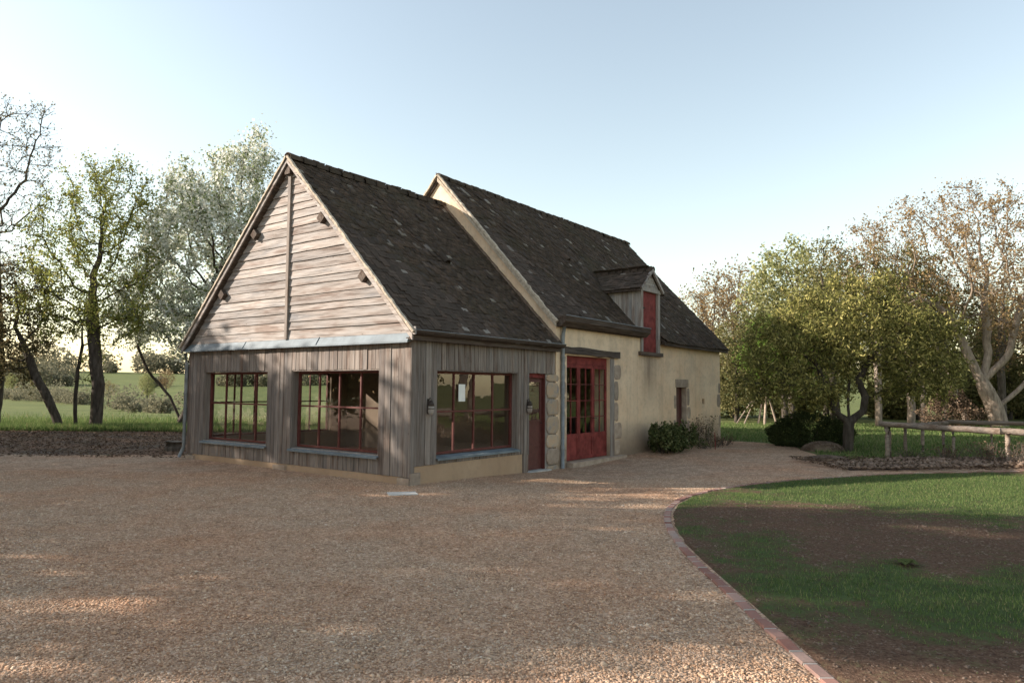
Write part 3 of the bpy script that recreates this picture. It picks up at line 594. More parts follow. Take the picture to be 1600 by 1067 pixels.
# horizontal clapboards of the gable triangle
def vr(z, side):    # clapboard limit under the verge
    return EV + (z - EZ) / ((RZ1 - EZ) / (RV1 - EV)) + .17 if side < 0 else (BW + .12) - (z - 2.70) / ((RZ1 - 2.70) / (BW + .12 - RV1)) - .17
zr = [2.745]
while zr[-1] < 6.32: zr.append(zr[-1] + random.uniform(.162, .198))
for side in (-1, 1):
    for i in range(len(zr) - 1):
        z0, z1 = zr[i] + random.uniform(-.01, .01), zr[i + 1] + .028; c0 = RV1 + .02 + side * .042; t0, t1 = vr(z0, side), vr(z1, side)
        if (t1 - c0) * side < .03: t1 = c0 + side * .03
        ti = random.uniform(-.009, .009); nseg = 6; w0, w1 = random.uniform(-.045, -.032), random.uniform(-.016, -.008); V = []
        for q in range(nseg + 1):
            t = q / nseg; a, b = c0 + (t0 - c0) * t, c0 + (t1 - c0) * t; wv = ti * t + random.uniform(-.004, .004)
            V += [(w0 + .016, a, z0 + wv), (w0, a, z0 + wv), (w1, b, z1), (w1 + .02, b, z1)]
        F = []
        for q in range(nseg):
            for j in range(4): F.append((q * 4 + j, q * 4 + (j + 1) % 4, q * 4 + 4 + (j + 1) % 4, q * 4 + 4 + j))
        F += [(0, 1, 2, 3), tuple(nseg * 4 + j for j in (3, 2, 1, 0))]
        pymesh('clapboard', V, F, M['clap'], AX)
MB().raw([(-.075, RV1 - .03, 2.75), (-.075, RV1 + .05, 2.75), (-.075, RV1 + .06, 6.30), (-.075, RV1 - .03, 6.30), (.02, RV1 - .03, 2.75), (.02, RV1 + .05, 2.75), (.02, RV1 + .06, 6.30), (.02, RV1 - .03, 6.30)], BOXF).build('gable_post', M['board'], AX)
sl1 = (RZ1 - EZ) / (RV1 - EV); an = math.atan(sl1)
def purlin(v, z, side):
    c, s_ = math.cos(an * side), math.sin(an * side); h = .085; L = [(-h, -h), (h, -h), (h, h), (-h, h)]
    MB().raw([(u, v + a * c - b * s_, z + a * s_ + b * c) for u in (-.135, .1) for a, b in L], [(0, 1, 2, 3), (7, 6, 5, 4), (0, 4, 5, 1), (1, 5, 6, 2), (2, 6, 7, 3), (3, 7, 4, 0)]).build('purlin_end', M['beam'], AX)
purlin(2.50, 5.18, 1); purlin(1.22, 3.87, 1); purlin(4.80, 5.12, -1); purlin(6.02, 3.86, -1); purlin(RV1 + .02, 6.36, 0)
# roof
rf = prism([(EV + .06, EZ - .06), (RV1, RZ1 - .06), (BW + .06, 2.70 - .04), (BW + .06, 2.60), (RV1, RZ1 - .16), (EV + .06, EZ - .15)], -.135, L1 - .003).build('roof', M['darkwood'], AX)
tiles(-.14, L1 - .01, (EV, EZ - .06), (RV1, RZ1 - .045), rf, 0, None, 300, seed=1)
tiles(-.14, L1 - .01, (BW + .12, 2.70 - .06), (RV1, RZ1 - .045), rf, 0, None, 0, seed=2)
ridge(-.16, L1 - .02, RV1, RZ1 - .035, rf)
rough_strip([(-.165, EV - .01, EZ - .035), (-.165, RV1, RZ1 - .01)], .075, .055, rf, M['mortar'], 'verge_mortar'); rough_strip([(-.165, BW + .13, 2.70 - .035), (-.165, RV1, RZ1 - .01)], .075, .055, rf, M['mortar'], 'verge_mortar')
for e_, t_ in (((EV + .02, EZ - .16), (RV1, RZ1 - .13)), ((BW + .10, 2.70 - .16), (RV1, RZ1 - .13))):
    e_, t_ = np.array(e_), np.array(t_); nrm = np.array([0, .11])
    MB().raw([(u, p[0], p[1]) for u in (-.17, -.137) for p in (e_, t_, t_ + nrm, e_ + nrm)], [(0, 1, 2, 3), (7, 6, 5, 4), (0, 4, 5, 1), (1, 5, 6, 2), (2, 6, 7, 3), (3, 7, 4, 0)]).build('verge_board', M['clap'], rf)
box('fascia', -.10, L1 - .004, -.075, -.04, 2.615, 2.75, M['darkwood'], AX); box('soffit', -.10, L1 - .004, -.038, .03, 2.625, 2.66, M['darkwood'], AX)
def gutter(u0, u1, v, z, r, parent, mat, rim):
    mb = MB(); k = 8
    for u in (u0, u1):
        for R_ in (r, r - .006):
            for j in range(k + 1): t = math.pi * (1 + j / k); mb.V.append((u, v + math.cos(t) * R_, z + math.sin(t) * R_))
    n = k + 1
    for j in range(k): mb.F += [(j, j + 1, 2 * n + j + 1, 2 * n + j), (n + j, 3 * n + j, 3 * n + j + 1, n + j + 1)]
    mb.F.append(tuple(range(n))); mb.F.append(tuple(range(3 * n - 1, 2 * n - 1, -1)))
    g = mb.build('gutter', mat, parent, False); MB().tube([(u0, v - r, z), (u1, v - r, z)], .008, 6).build('gutter_rim', rim, g)
    for q in range(max(2, int((u1 - u0) / .8))):
        u = u0 + .25 + q * .8
        if u < u1: MB().tube([(u, v + math.cos(math.pi * (1 + t / 8)) * (r + .004), z + math.sin(math.pi * (1 + t / 8)) * (r + .004)) for t in range(9)], .005, 4).build('gutter_bracket', mat, g)
gutter(-.13, L1 + .05, -.165, 2.785, .09, AX, M['darkwood'], M['zincdark'])
box('gutter_end_board', -.155, -.132, -.25, -.07, 2.70, 2.84, M['clap'], AX)
MB().raw([(2.1, .95, 3.98), (2.42, .95, 3.98), (2.42, 1.22, 4.20), (2.1, 1.22, 4.20), (2.2, .97, 4.10), (2.32, .97, 4.10)], [(0, 1, 5, 4), (1, 2, 5), (0, 4, 3), (4, 5, 2, 3)])
def vent_tile(u, v, z, d, parent):
    V, F = half_round(.10, .34, 6); o = pymesh('vent_tile', V, F, M['tile_o'], parent); o.rotation_euler = (0, -math.atan(d), math.pi / 2); o.location = (u, v, z); return o
vent_tile(2.66, 1.55, EZ + (1.55 - EV) * sl1 + .02, sl1, rf)
# left corner downpipe
MB().tube([(-.06, BW + .1, 2.55), (-.03, BW + .07, 2.3), (-.03, BW + .07, .3), (-.10, BW + .14, .05)], .04, 8).build('downpipe', M['zincdark'], AX, True)

# ------------------------------------------------------------------ stone barn
BR = thing('stone_barn', toW(L1, 0), BROT, 'ochre plastered barn with dark tiled roof, dormer and red doors', 'barn')
U = lambda u: u - L1
PF = lambda a, d, z: (a - L1, d, z)
BV, BZ, BEZ = 3.77, 7.44, 3.40          # ridge v, ridge z, roof surface z at v = 0
bs = (BZ - BEZ) / BV
wallgrid(PF, [L1, 5.25, 7.36, 9.20, 10.28, 11.59, 12.41, 13.68, 13.90, L2], [-.5, -.10, .02, 1.28, 1.46, 1.83, 2.56, 2.82, 3.30],
         lambda a, z: not ((5.25 < a < 7.36 and .02 < z < 2.56) or (9.2 < a < 10.28 and z > 2.82) or (11.59 < a < 12.41 and -.1 < z < 1.83) or (13.68 < a < 13.90 and 1.28 < z < 1.46)), 0, .5).build('wall', M['plaster'], BR)
box('niche_back', U(13.66), U(13.92), .12, .14, 1.26, 1.48, M['iron'], BR)
gw = [(.0, -.5), (2 * BV, -.5), (2 * BV, BEZ - .12), (BV, BZ - .10), (.0, BEZ - .12)]
prism([(.502, -.5), (2 * BV, -.5), (2 * BV, BEZ - .12), (BV, BZ - .10), (.502, BEZ - .12 + .502 * bs)], U(L1), U(L1) + .4).build('gable_wall', M['plaster'], BR)
prism([(.0, 3.302), (.5, 3.302), (.5, BEZ - .122 + .5 * bs), (.0, BEZ - .12 + .015)], U(L1), U(L1) + .4).build('gable_wall', M['plaster'], BR)
prism([(.502, -.5), (2 * BV, -.5), (2 * BV, BEZ - .12), (BV, BZ - .10), (.502, BEZ - .12 + .502 * bs)], U(L2) - .4, U(L2)).build('gable_wall', M['plaster'], BR)
prism([(.0, 3.302), (.5, 3.302), (.5, BEZ - .122 + .5 * bs), (.0, BEZ - .12 + .015)], U(L2) - .4, U(L2)).build('gable_wall', M['plaster'], BR)
box('rear_wall', U(L1) + .402, U(L2) - .402, 2 * BV - .4, 2 * BV, -.5, 3.3, M['plaster'], BR)
box('floor', U(L1) + .4, U(L2) - .4, .5, 2 * BV - .4, -.3, .0, M['soil'], BR)
# roof deck in three bays round the dormer
def deck(u0, u1, v0):
    f = lambda v, o: BEZ + bs * v + o
    return prism([(v0, f(v0, -.03)), (BV, BZ - .03), (BV, BZ - .13), (v0, f(v0, -.13))], U(u0), U(u1))
EB = -.20
rb = deck(L1 - .06, 9.13, -.06); 
for q in ((9.13, 10.37, .35), (10.37, 15.62, EB)): m_ = deck(*q); rb.raw(m_.V, m_.F)
m_ = prism([(2 * BV + .15, BEZ - .15 * bs - .03), (BV, BZ - .03), (BV, BZ - .13), (2 * BV + .15, BEZ - .15 * bs - .13)], U(L1 - .06), U(15.62)); rb.raw(m_.V, m_.F)
rb = rb.build('roof', M['darkwood'], BR)
# main tiles (root offset moves u to the barn origin)
DU0, DU1, DRZ = 9.12, 10.38, 5.30
def dorm_skip(u, v): return ((u > DU0) & (u < DU1) & (v < (4.55 - BEZ) / bs)) | ((u < 9.13) & (v < -.08))
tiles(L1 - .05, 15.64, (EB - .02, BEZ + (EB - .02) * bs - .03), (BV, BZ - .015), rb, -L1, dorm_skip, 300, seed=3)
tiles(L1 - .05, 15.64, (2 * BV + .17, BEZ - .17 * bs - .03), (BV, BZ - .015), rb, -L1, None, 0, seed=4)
ridge(U(L1 - .06), U(15.66), BV, BZ - .03, rb, .05)
rough_strip([(U(L1) - .075, -.06, BEZ - .06 * bs - .03), (U(L1) - .075, BV, BZ + .01)], .10, .06, rb, M['mortar'], 'verge_mortar'); rough_strip([(U(L1) - .075, 2 * BV + .16, BEZ - .16 * bs - .03), (U(L1) - .075, BV, BZ + .01)], .10, .06, rb, M['mortar'], 'verge_mortar')
MB().raw([(U(L1) - .07 + a, v, BEZ + v * bs - .14 + b) for v in (-.05, BV) for a, b in ((-.03, 0), (.06, 0), (.06, .11), (-.03, .11))], [(0, 1, 2, 3), (7, 6, 5, 4), (0, 4, 5, 1), (1, 5, 6, 2), (2, 6, 7, 3), (3, 7, 4, 0)]).build('verge_board', M['mortar'], rb)
# flashing fillet where the annex roof meets the barn gable
rough_strip([(U(L1) - .05, EV + .1, EZ + .1 * sl1 - .02), (U(L1) - .05, RV1, RZ1 + .0)], .12, .05, BR, M['rubble'], 'mortar_fillet')
vent_tile(U(8.4), 1.95, BEZ + 1.95 * bs + .02, bs, rb)
# boxed eave left of the dormer
MB().raw([(u, v, z) for u in (U(L1) - .02, U(9.24)) for v, z in ((-.05, 3.22), (-.13, 3.22), (-.27, 3.36), (-.29, 3.46), (-.05, 3.46))], [(0, 1, 2, 3, 4), (9, 8, 7, 6, 5)] + [(i, (i + 1) % 5, 5 + (i + 1) % 5, 5 + i) for i in range(5)]).build('boxed_eave', M['darkwood'], BR)
MB().raw([(u, v, z) for u in (U(L1) - .025, U(9.245)) for v, z in ((-.14, 3.245), (-.16, 3.225), (-.285, 3.345), (-.275, 3.365))], [(0, 1, 2, 3), (7, 6, 5, 4)] + [(i, (i + 1) % 4, 4 + (i + 1) % 4, 4 + i) for i in range(4)]).build('eave_moulding', M['beam'], BR)
MB().tube([(U(L1) - .02, -.295, 3.468), (U(9.24), -.295, 3.468)], .010, 6).build('eave_rim', M['zincdark'], BR)
box('soffit', U(10.37), U(15.5), EB + .03, -.003, 3.10, 3.13, M['darkwood'], BR)
# downpipe at the joint
dp = MB().tube([(U(4.99), -.10, 3.24), (U(4.99), -.055, 3.0), (U(4.99), -.055, -.3)], .046, 10).build('downpipe', M['zincdark'], BR, True)
for z in (2.5, 1.55, .35): MB().tube([(U(4.99), -.055, z - .02), (U(4.99), -.055, z + .02)], .054, 10).build('pipe_collar', M['zincdark'], dp)
# stone pier between annex door and red doors
zz = -.3; r_ = random.Random(3)
while zz < 2.05:
    h = min(r_.uniform(.26, .46), 2.09 - zz)
    if h < .1: h = 2.09 - zz
    zt = min(zz + h, 2.09)
    block(PF, 4.40 + r_.uniform(0, .015), 4.93, -.012 + r_.uniform(-.008, .006), .03, zz + .004, zt - .004).build('pier_stone', M['pier'] if r_.random() < .8 else M['stone'], BR)
    zz = zt
    if zz >= 2.08: break
zz = -.3
while zz < 2.5:
    h = r_.uniform(.24, .44); zt = min(zz + h, 2.56)
    block(PF, 4.935, 5.248 - r_.uniform(0, .012), -.008 + r_.uniform(-.010, .006), .45, zz + .004, zt - .004).build('pier_stone', M['pier'] if r_.random() < .85 else M['stone'], BR); zz = zt
    if zz >= 2.555: break
# lintel, threshold, jamb
lv = []
for i in range(9):
    t = i / 8; u = U(5.03 + (7.84 - 5.03) * t); zc = 2.69 - .035 * t + random.uniform(-.012, .012); hh = .085 + random.uniform(-.012, .012)
    lv.append([(u, -.075 + random.uniform(-.012, .012), zc - hh), (u, .04, zc - hh), (u, .04, zc + hh), (u, -.06 + random.uniform(-.012, .012), zc + hh)])
mb = MB()
for q in lv: mb.V += q
for i in range(8):
    for j in range(4): mb.F.append((i * 4 + j, i * 4 + (j + 1) % 4, i * 4 + 4 + (j + 1) % 4, i * 4 + 4 + j))
mb.F += [(0, 1, 2, 3), (35, 34, 33, 32)]; mb.build('lintel_beam', M['beam'], BR)
pbox(PF, 5.22, 7.95, -.20, .49, -.4, .015).build('threshold', M['stone'], BR)
pbox(PF, 7.37, 7.58, -.018, .06, .017, 2.56).build('door_post', M['greywood'], BR)
for z0, z1, a1 in ((.02, .42, 7.92), (.43, .88, 8.05), (.90, 1.42, 7.84), (1.44, 1.98, 7.84), (2.0, 2.42, 8.0)):
    block(PF, 7.585, a1, -.012 + random.uniform(-.006, .004), .05, z0, z1).build('quoin_stone', M['stone'], BR)
# three-leaf red glazed doors
pbox(PF, 5.252, 7.358, .09, .16, 2.36, 2.555).build('door_head', M['red'], BR)
lw_ = (7.358 - 5.252) / 3
for i in range(3):
    a0 = 5.252 + lw_ * i + .004; a1 = 5.252 + lw_ * (i + 1) - .004; st_ = .065; m = MB()
    for q in ((a0, a0 + st_, .03, 2.355), (a1 - st_, a1, .03, 2.355), (a0 + st_, a1 - st_, 2.27, 2.355), (a0 + st_, a1 - st_, .03, .12), (a0 + st_, a1 - st_, .56, .66)): b = pbox(PF, q[0], q[1], .09, .14, q[2], q[3]); m.raw(b.V, b.F)
    lf = m.build('door_leaf', M['red'], BR)
    c0, c1, zb, zt = a0 + st_, a1 - st_, .66, 2.27; cm = (c0 + c1) / 2
    for h in (0, 1): pbox(PF, (c0 if h == 0 else cm + .002), (cm - .002 if h == 0 else c1), .104, .125, .12, .56).build('panel', M['red'], lf)
    pbox(PF, cm - .011, cm + .011, .095, .13, zb, zt).build('muntin', M['red'], lf)
    for q in range(1, 4): z = zb + (zt - zb) * q / 4; pbox(PF, c0, c1, .098, .128, z - .010, z + .010).build('glazing_bar', M['redwin'] if q != 2 else M['red'], lf)
    for q in range(4):
        for (x0, x1) in ((c0, cm - .011), (cm + .011, c1)):
            z0, z1 = zb + (zt - zb) * q / 4 + (.01 if q else 0), zb + (zt - zb) * (q + 1) / 4 - (.01 if q < 3 else 0); j = lambda: random.uniform(-.005, .005)
            pymesh('pane', [PF(x0, .112 + j(), z0), PF(x1, .112 + j(), z0), PF(x1, .112 + j(), z1), PF(x0, .112 + j(), z1)], [(0, 1, 2, 3)], M['glass'], lf)
MB().tube([(U(6.63), .09, 1.02), (U(6.63), .035, 1.02), (U(6.72), .03, 1.02)], .010, 6).build('door_handle', M['iron'], lf)
# small far door
fd = pbox(PF, 11.60, 12.40, .17, .21, -.1, 1.825).build('door', M['darkred'], BR)
for i in range(1, 5): pbox(PF, 11.60 + .16 * i - .006, 11.60 + .16 * i + .006, .164, .1695, -.09, 1.82).build('door_batten', M['darkred'], fd)
pbox(PF, 11.53, 12.52, -.014, .06, 1.832, 2.08).build('lintel_stone', M['stone'], BR)
for a0, a1, z0, z1 in ((11.42, 11.585, 1.15, 1.6), (11.36, 11.585, .45, .85), (12.415, 12.62, 1.25, 1.82), (12.415, 12.72, .82, 1.23), (12.415, 12.6, .3, .8), (15.08, L2 + .012, .0, .42), (15.18, L2 + .012, .44, .9), (15.02, L2 + .012, 1.15, 1.62), (15.16, L2 + .012, 1.64, 2.0)):
    block(PF, a0, a1, -.010 + random.uniform(-.005, .003), .05, z0, z1).build('quoin_stone', M['stone'], BR)
pbox(PF, 11.5, 12.5, -.12, .36, -.4, -.102).build('threshold', M['stone'], BR)
pbox(PF, 12.38, 12.412, .002, .165, -.1, 1.82).build('jamb_stone', M['stone'], BR)
# dormer
f = lambda v: BEZ + v * bs
vk = lambda z: (z - BEZ) / bs
dm = MB()
for u0, u1 in ((9.14, 9.18), (10.32, 10.36)):
    dm.raw([(U(u), v, z) for u in (u0, u1) for v, z in ((.05, f(.05) - .05), (.05, 4.58), (vk(4.58), 4.58))], [(0, 1, 2), (5, 4, 3), (0, 3, 4, 1), (1, 4, 5, 2), (2, 5, 3, 0)])
dm = dm.build('dormer', M['greywood'], BR); dm['label'] = 'dormer with grey boarded cheeks and little tiled gable roof'
nb = 10
for u0, s_ in ((9.135, -1), (10.365, 1)):
    for i in range(nb):
        v0, v1 = .05 + (vk(4.58) - .05) * i / nb, .05 + (vk(4.58) - .05) * (i + 1) / nb - .006; ua, ub = U(u0), U(u0 + s_ * .018)
        MB().raw([(u, v, z) for u in (ua, ub) for v, z in ((v0, f(v0) - .02), (v1, f(v1) - .02), (v1, 4.58), (v0, 4.58))], BOXF).build('cheek_board', M['greywood'], dm)
for a0, a1 in ((9.13, 9.255), (10.245, 10.37)): pbox(PF, a0, a1, -.045, .05, 2.83, 4.58).build('post', M['greywood'], dm)
pbox(PF, 9.02, 10.48, -.09, .05, 2.72, 2.828).build('sill', M['beam'], dm)
pbox(PF, 9.06, 10.44, -.055, .06, 4.582, 4.69).build('head_beam', M['greywood'], dm)
for i in range(4):
    w = (10.243 - 9.257) / 4; pbox(PF, 9.257 + w * i, 9.257 + w * (i + 1) - .005, .03 + random.uniform(-.003, .003), .06, 2.832, 4.578).build('hatch_board', M['red'], dm)
MB().tube([(U(9.42), .04, 4.1), (U(9.42), -.005, 4.1)], .025, 8).build('hatch_ring', M['iron'], dm)
DM = 9.75; dh = .64; da = 5.17
for i in range(5):
    z0, z1 = 4.692 + .08 * i, 4.692 + .08 * (i + 1) - .005; g0 = dh * (1 - (z0 - 4.66) / (da - 4.66)) - .03; g1 = max(.02, dh * (1 - (z1 - 4.66) / (da - 4.66)) - .03)
    MB().raw([(U(DM + s_), v, z) for v in (-.03, .03) for s_, z in ((-g0, z0), (g0, z0), (g1, z1), (-g1, z1))], [(0, 1, 2, 3), (7, 6, 5, 4), (0, 4, 5, 1), (1, 5, 6, 2), (2, 6, 7, 3), (3, 7, 4, 0)]).build('gable_board', M['greywood'], dm)
ds = (da - 4.62) / (dh + .06)
for s_ in (-1, 1):
    MB().raw([(U(DM + s_ * x), v, z) for v in (-.13, -.075) for x, z in ((dh + .06, 4.60), (0, da), (0, da + .11), (dh + .12, 4.64))], [(0, 1, 2, 3), (7, 6, 5, 4), (0, 4, 5, 1), (1, 5, 6, 2), (2, 6, 7, 3), (3, 7, 4, 0)]).build('bargeboard', M['clap'], dm)
    MB().raw([(U(DM + s_ * x), v, z) for x, z, v in ((dh + .14, 4.60, -.12), (0, da + .05, -.12), (0, da + .05, vk(da + .05) + .05), (dh + .14, 4.60, vk(4.60) + .05))] + [(U(DM + s_ * x), v, z - .05) for x, z, v in ((dh + .14, 4.60, -.12), (0, da + .05, -.12), (0, da + .05, vk(da + .05) + .05), (dh + .14, 4.60, vk(4.60) + .05))], BOXF).build('roof', M['darkwood'], dm)
    # small tiles
    T = []; Ls = math.hypot(dh + .14, da + .05 - 4.60); ex = np.array([-s_ * (dh + .14) / Ls, 0, (da + .05 - 4.60) / Ls]); nr = np.array([ex[2] * s_, 0, abs(ex[0])])
    V = []; F = []
    for i in range(int(Ls / .108) + 1):
        s0 = i * .108; zc = 4.60 + ex[2] * s0; vm = vk(zc + .05)
        for kx in range(int((vm + .14) / .168) + 2):
            v0 = -.12 + .168 * kx - (.084 if i % 2 else 0)
            if v0 < -.2 or v0 > vm: continue
            b = np.array([U(DM) + s_ * (dh + .15), v0 + .084, 4.60]) + ex * s0 + nr * (.028 + random.gauss(0, .006)); t = .06 + random.gauss(0, .02); e2 = ex * math.cos(t) - nr * math.sin(t); e1 = np.array([0, 1, random.gauss(0, .02)]); n0 = len(V)
            V += [tuple(b + e1 * p[0] * .163 + e2 * p[1] * .22 + nr * p[2] * .014) for p in TILE_V]; F += [tuple(n0 + q for q in ff) for ff in BOXF]
    o = pymesh('roof_tiling', V, F, M['tile'], dm); o['kind'] = 'stuff'
for i in range(8):
    o = bpy.data.objects.new('ridge_tile', RIDGE_ME); link(o, dm); o.scale = (.72, .75, .75); o.location = (U(DM), -.14 + i * .245, da + .06 + random.uniform(-.01, .01)); o.rotation_euler = (0, -.03, math.pi / 2 + random.gauss(0, .02))

# ------------------------------------------------------------------ things on the walls
def wall_lantern(u, z, label):
    t = thing('wall_lantern', toW(u, -.03, z), BROT, label, 'wall lamp', 'rusty lanterns on the annex wall'); t.scale = (.8, .8, .95)
    def lathe(name, prof, mat, par):
        V = []; F = []; k = 12
        for zz, r in prof:
            for j in range(k): a = 2 * math.pi * j / k; V.append((math.cos(a) * r, -.07 + math.sin(a) * r, zz))
        for i in range(len(prof) - 1):
            for j in range(k): F.append((i * k + j, i * k + (j + 1) % k, (i + 1) * k + (j + 1) % k, (i + 1) * k + j))
        F += [tuple(reversed(range(k))), tuple((len(prof) - 1) * k + j for j in range(k))]; return pymesh(name, V, F, mat, par, True)
    lathe('body', [(-.15, .02), (-.145, .05), (-.10, .068), (-.03, .075), (.02, .07)], M['greywood'], t); lathe('cap', [(.02, .078), (.06, .074), (.10, .05), (.13, .02)], M['iron'], t); lathe('collar', [(-.035, .080), (-.02, .080)], M['iron'], t)
    box('back_plate', -.025, .025, -.0, .028, -.13, .16, M['iron'], t); MB().tube([(0, .0, .13), (0, -.04, .19), (0, -.07, .13)], .008, 6).build('hanger', M['iron'], t)
wall_lantern(.45, 1.40, 'rusty oval wall lantern on the boards near the annex corner'); wall_lantern(3.60, 1.36, 'rusty oval wall lantern on the post beside the annex door')
t = MB().box(-.10, .10, -.002, .002, -.17, .17).build('paper_notice', M['paper']); t.location = toW(1.60, .16, 1.66); t.rotation_euler = (0, 0, BROT); tag(t, 'white paper notice taped inside the annex side window', 'notice')
#NEXT
# ------------------------------------------------------------------ trees
def ell(specs, r):
    out = []
    for cx, cy, cz, rx, ry, rz, n in specs:
        p = r.normal(size=(n, 3)); p /= np.linalg.norm(p, axis=1)[:, None]; p *= (r.random(n) ** .42)[:, None]; out.append(p * np.array([rx, ry, rz]) + np.array([cx, cy, cz]))
    return np.concatenate(out)
def colonize(att, trunks, step, di, dk, r, wig=.15, up=.05, maxit=90):
    pos = []; par = []
    for tr in trunks:      # list of (parent index or -1, polyline)
        pi, pts = tr; pts = np.array(pts, float); last = pi
        if pi >= 0: pts = np.vstack([pos[pi], pts])
        for a, b in zip(pts[:-1], pts[1:]):
            n = max(1, int(np.linalg.norm(b - a) / step))
            for i in range(n):
                if last == -1: pos.append(a.copy()); par.append(-1); last = len(pos) - 1
                pos.append(a + (b - a) * (i + 1) / n + r.normal(0, .012, 3)); par.append(last); last = len(pos) - 1
    P = np.array(pos); att = att.copy(); D = np.full(len(att), 1e9); I = np.zeros(len(att), int); new0 = 0; skipb = max(3, int(len(P) * .35)) if len(trunks) == 1 else 3
    alln = [P]; parl = list(par); cnt = len(P); newP = P; base = 0
    for it in range(maxit):
        if len(att) == 0: break
        d = np.linalg.norm(att[:, None] - newP[None], axis=2)
        if it == 0: d[:, :skipb] = 1e8
        j = d.argmin(1); dm_ = d[np.arange(len(att)), j]; b = dm_ < D; D[b] = dm_[b]; I[b] = j[b] + base
        k = D > dk; att, D, I = att[k], D[k], I[k]
        act = D < di
        if not act.any(): break
        A = np.concatenate(alln); v = att[act] - A[I[act]]; v /= np.linalg.norm(v, axis=1)[:, None]; acc = np.zeros((len(A), 3)); np.add.at(acc, I[act], v)
        src = np.unique(I[act]); dv = acc[src]; dv /= np.linalg.norm(dv, axis=1)[:, None] + 1e-9; dv += r.normal(0, wig, dv.shape) + np.array([0, 0, up]); dv /= np.linalg.norm(dv, axis=1)[:, None]
        newP = A[src] + dv * step; base = len(A); alln.append(newP); parl += list(src)
        if base + len(newP) > 6000: break
    return np.concatenate(alln), np.array(parl)
def radii(P, par, r_tip, r_base, ex=2.3):
    n = len(P); acc = np.zeros(n); ch = np.zeros(n, int)
    for i in range(n - 1, -1, -1):
        if ch[i] == 0: acc[i] = r_tip ** ex
        if par[i] >= 0: acc[par[i]] += acc[i]; ch[par[i]] += 1
    R_ = acc ** (1 / ex); s = math.log(r_base / r_tip) / max(1e-6, math.log(R_[0] / r_tip)); return r_tip * (R_ / r_tip) ** s, ch
def frustums(p0, p1, r0, r1, k):
    d = p1 - p0; L = np.linalg.norm(d, axis=1)[:, None] + 1e-9; d = d / L; ref = np.where(np.abs(d[:, 2:]) > .9, np.array([[1., 0, 0]]), np.array([[0, 0, 1.]])); a = np.cross(d, ref); a /= np.linalg.norm(a, axis=1)[:, None]; b = np.cross(d, a)
    t = np.arange(k) * 2 * np.pi / k; c = a[:, None] * np.cos(t)[None, :, None] + b[:, None] * np.sin(t)[None, :, None]
    V = np.concatenate([p0[:, None] + c * r0[:, None, None], (p1 + d * r1[:, None] * .25)[:, None] + c * r1[:, None, None]], 1); n = len(p0); j = np.arange(k); q = np.stack([j, (j + 1) % k, k + (j + 1) % k, k + j], 1)
    return V.reshape(-1, 3), (q[None] + (np.arange(n) * 2 * k)[:, None, None]).reshape(-1, 4)
def leaf_quads(C_, sz, r, asp=.55, droop=0.0):
    n = len(C_); a = r.normal(size=(n, 3)); a[:, 2] -= droop; a /= np.linalg.norm(a, axis=1)[:, None]; b = np.cross(a, r.normal(size=(n, 3))); b /= np.linalg.norm(b, axis=1)[:, None] + 1e-9
    a = a * sz[:, None] / 2; b = b * (sz * asp)[:, None] / 2; V = np.stack([C_ - a, C_ + b, C_ + a, C_ - b], 1).reshape(-1, 3); return V, np.arange(4 * n).reshape(-1, 4)
def make_tree(name, loc, specs, trunks, label, cat='tree', group=None, step=.35, r_base=.2, r_tip=.012, nleaf=9000, lsize=.10, spread=.22, leaf='lf_green', bk='bark', seed=1, wig=.18, up=.05, twigs=2, twl=.45, asp=.55, droop=0.0, di=None, thick_leaf=.045, rz=0):
    r = np.random.default_rng(seed); att = ell(specs, r); P, par = colonize(att, trunks, step, di or step * 9, step * 1.7, r, wig, up); R_, ch = radii(P, par, r_tip, r_base)
    t = thing(name, loc, rz, label, cat, group); e = np.where(par >= 0)[0]; rp = np.minimum(R_[par[e]], R_[e] * 1.35); big = R_[e] > .05
    Vs, Fs, off = [], [], 0
    for sel, k in ((big, 8), (~big, 4)):
        if sel.any(): V, F = frustums(P[par[e[sel]]], P[e[sel]], rp[sel], R_[e[sel]], k); Vs.append(V); Fs.append(F + off); off += len(V)
    tips = np.where(R_ < thick_leaf)[0]
    if len(tips) == 0: tips = np.arange(len(P))
    tw = np.repeat(np.where(R_ < thick_leaf * .7)[0], twigs); pts = P[tips]
    if len(tw):
        d = r.normal(size=(len(tw), 3)); d /= np.linalg.norm(d, axis=1)[:, None]; pd = P[tw] - P[np.maximum(par[tw], 0)]; pd /= np.linalg.norm(pd, axis=1)[:, None] + 1e-9; d = d * .8 + pd; d[:, 2] += up * 4 - droop; d /= np.linalg.norm(d, axis=1)[:, None]
        q1 = P[tw] + d * (twl * r.uniform(.4, 1.1, len(tw)))[:, None]; V, F = frustums(P[tw], q1, np.full(len(tw), r_tip * .75), np.full(len(tw), r_tip * .4), 3); Vs.append(V); Fs.append(F + off); off += len(V); m = r.random(len(tw))[:, None]; pts = np.concatenate([pts, q1, P[tw] * (1 - m) + q1 * m])
    npmesh('trunk', np.concatenate(Vs), np.concatenate(Fs), M[bk], t, True)
    if nleaf:
        c = pts[r.integers(0, len(pts), nleaf)] + r.normal(0, spread, (nleaf, 3)) * r.random((nleaf, 1)); c[:, 2] = np.maximum(c[:, 2], .05)
        V, F = leaf_quads(c, lsize * r.uniform(.55, 1.35, nleaf), r, asp, droop); npmesh('crown', V, F, M[leaf], t)
    return t
def place(o, X, Y, rz=0, sc=1.0, label=None, z=None, sz=None):
    o.location = (X, Y, float(gz(X, Y)) if z is None else z); o.rotation_euler = (0, 0, rz); o.scale = (sc, sc, sc if sz is None else sz)
    if label: o['label'] = label
    return o
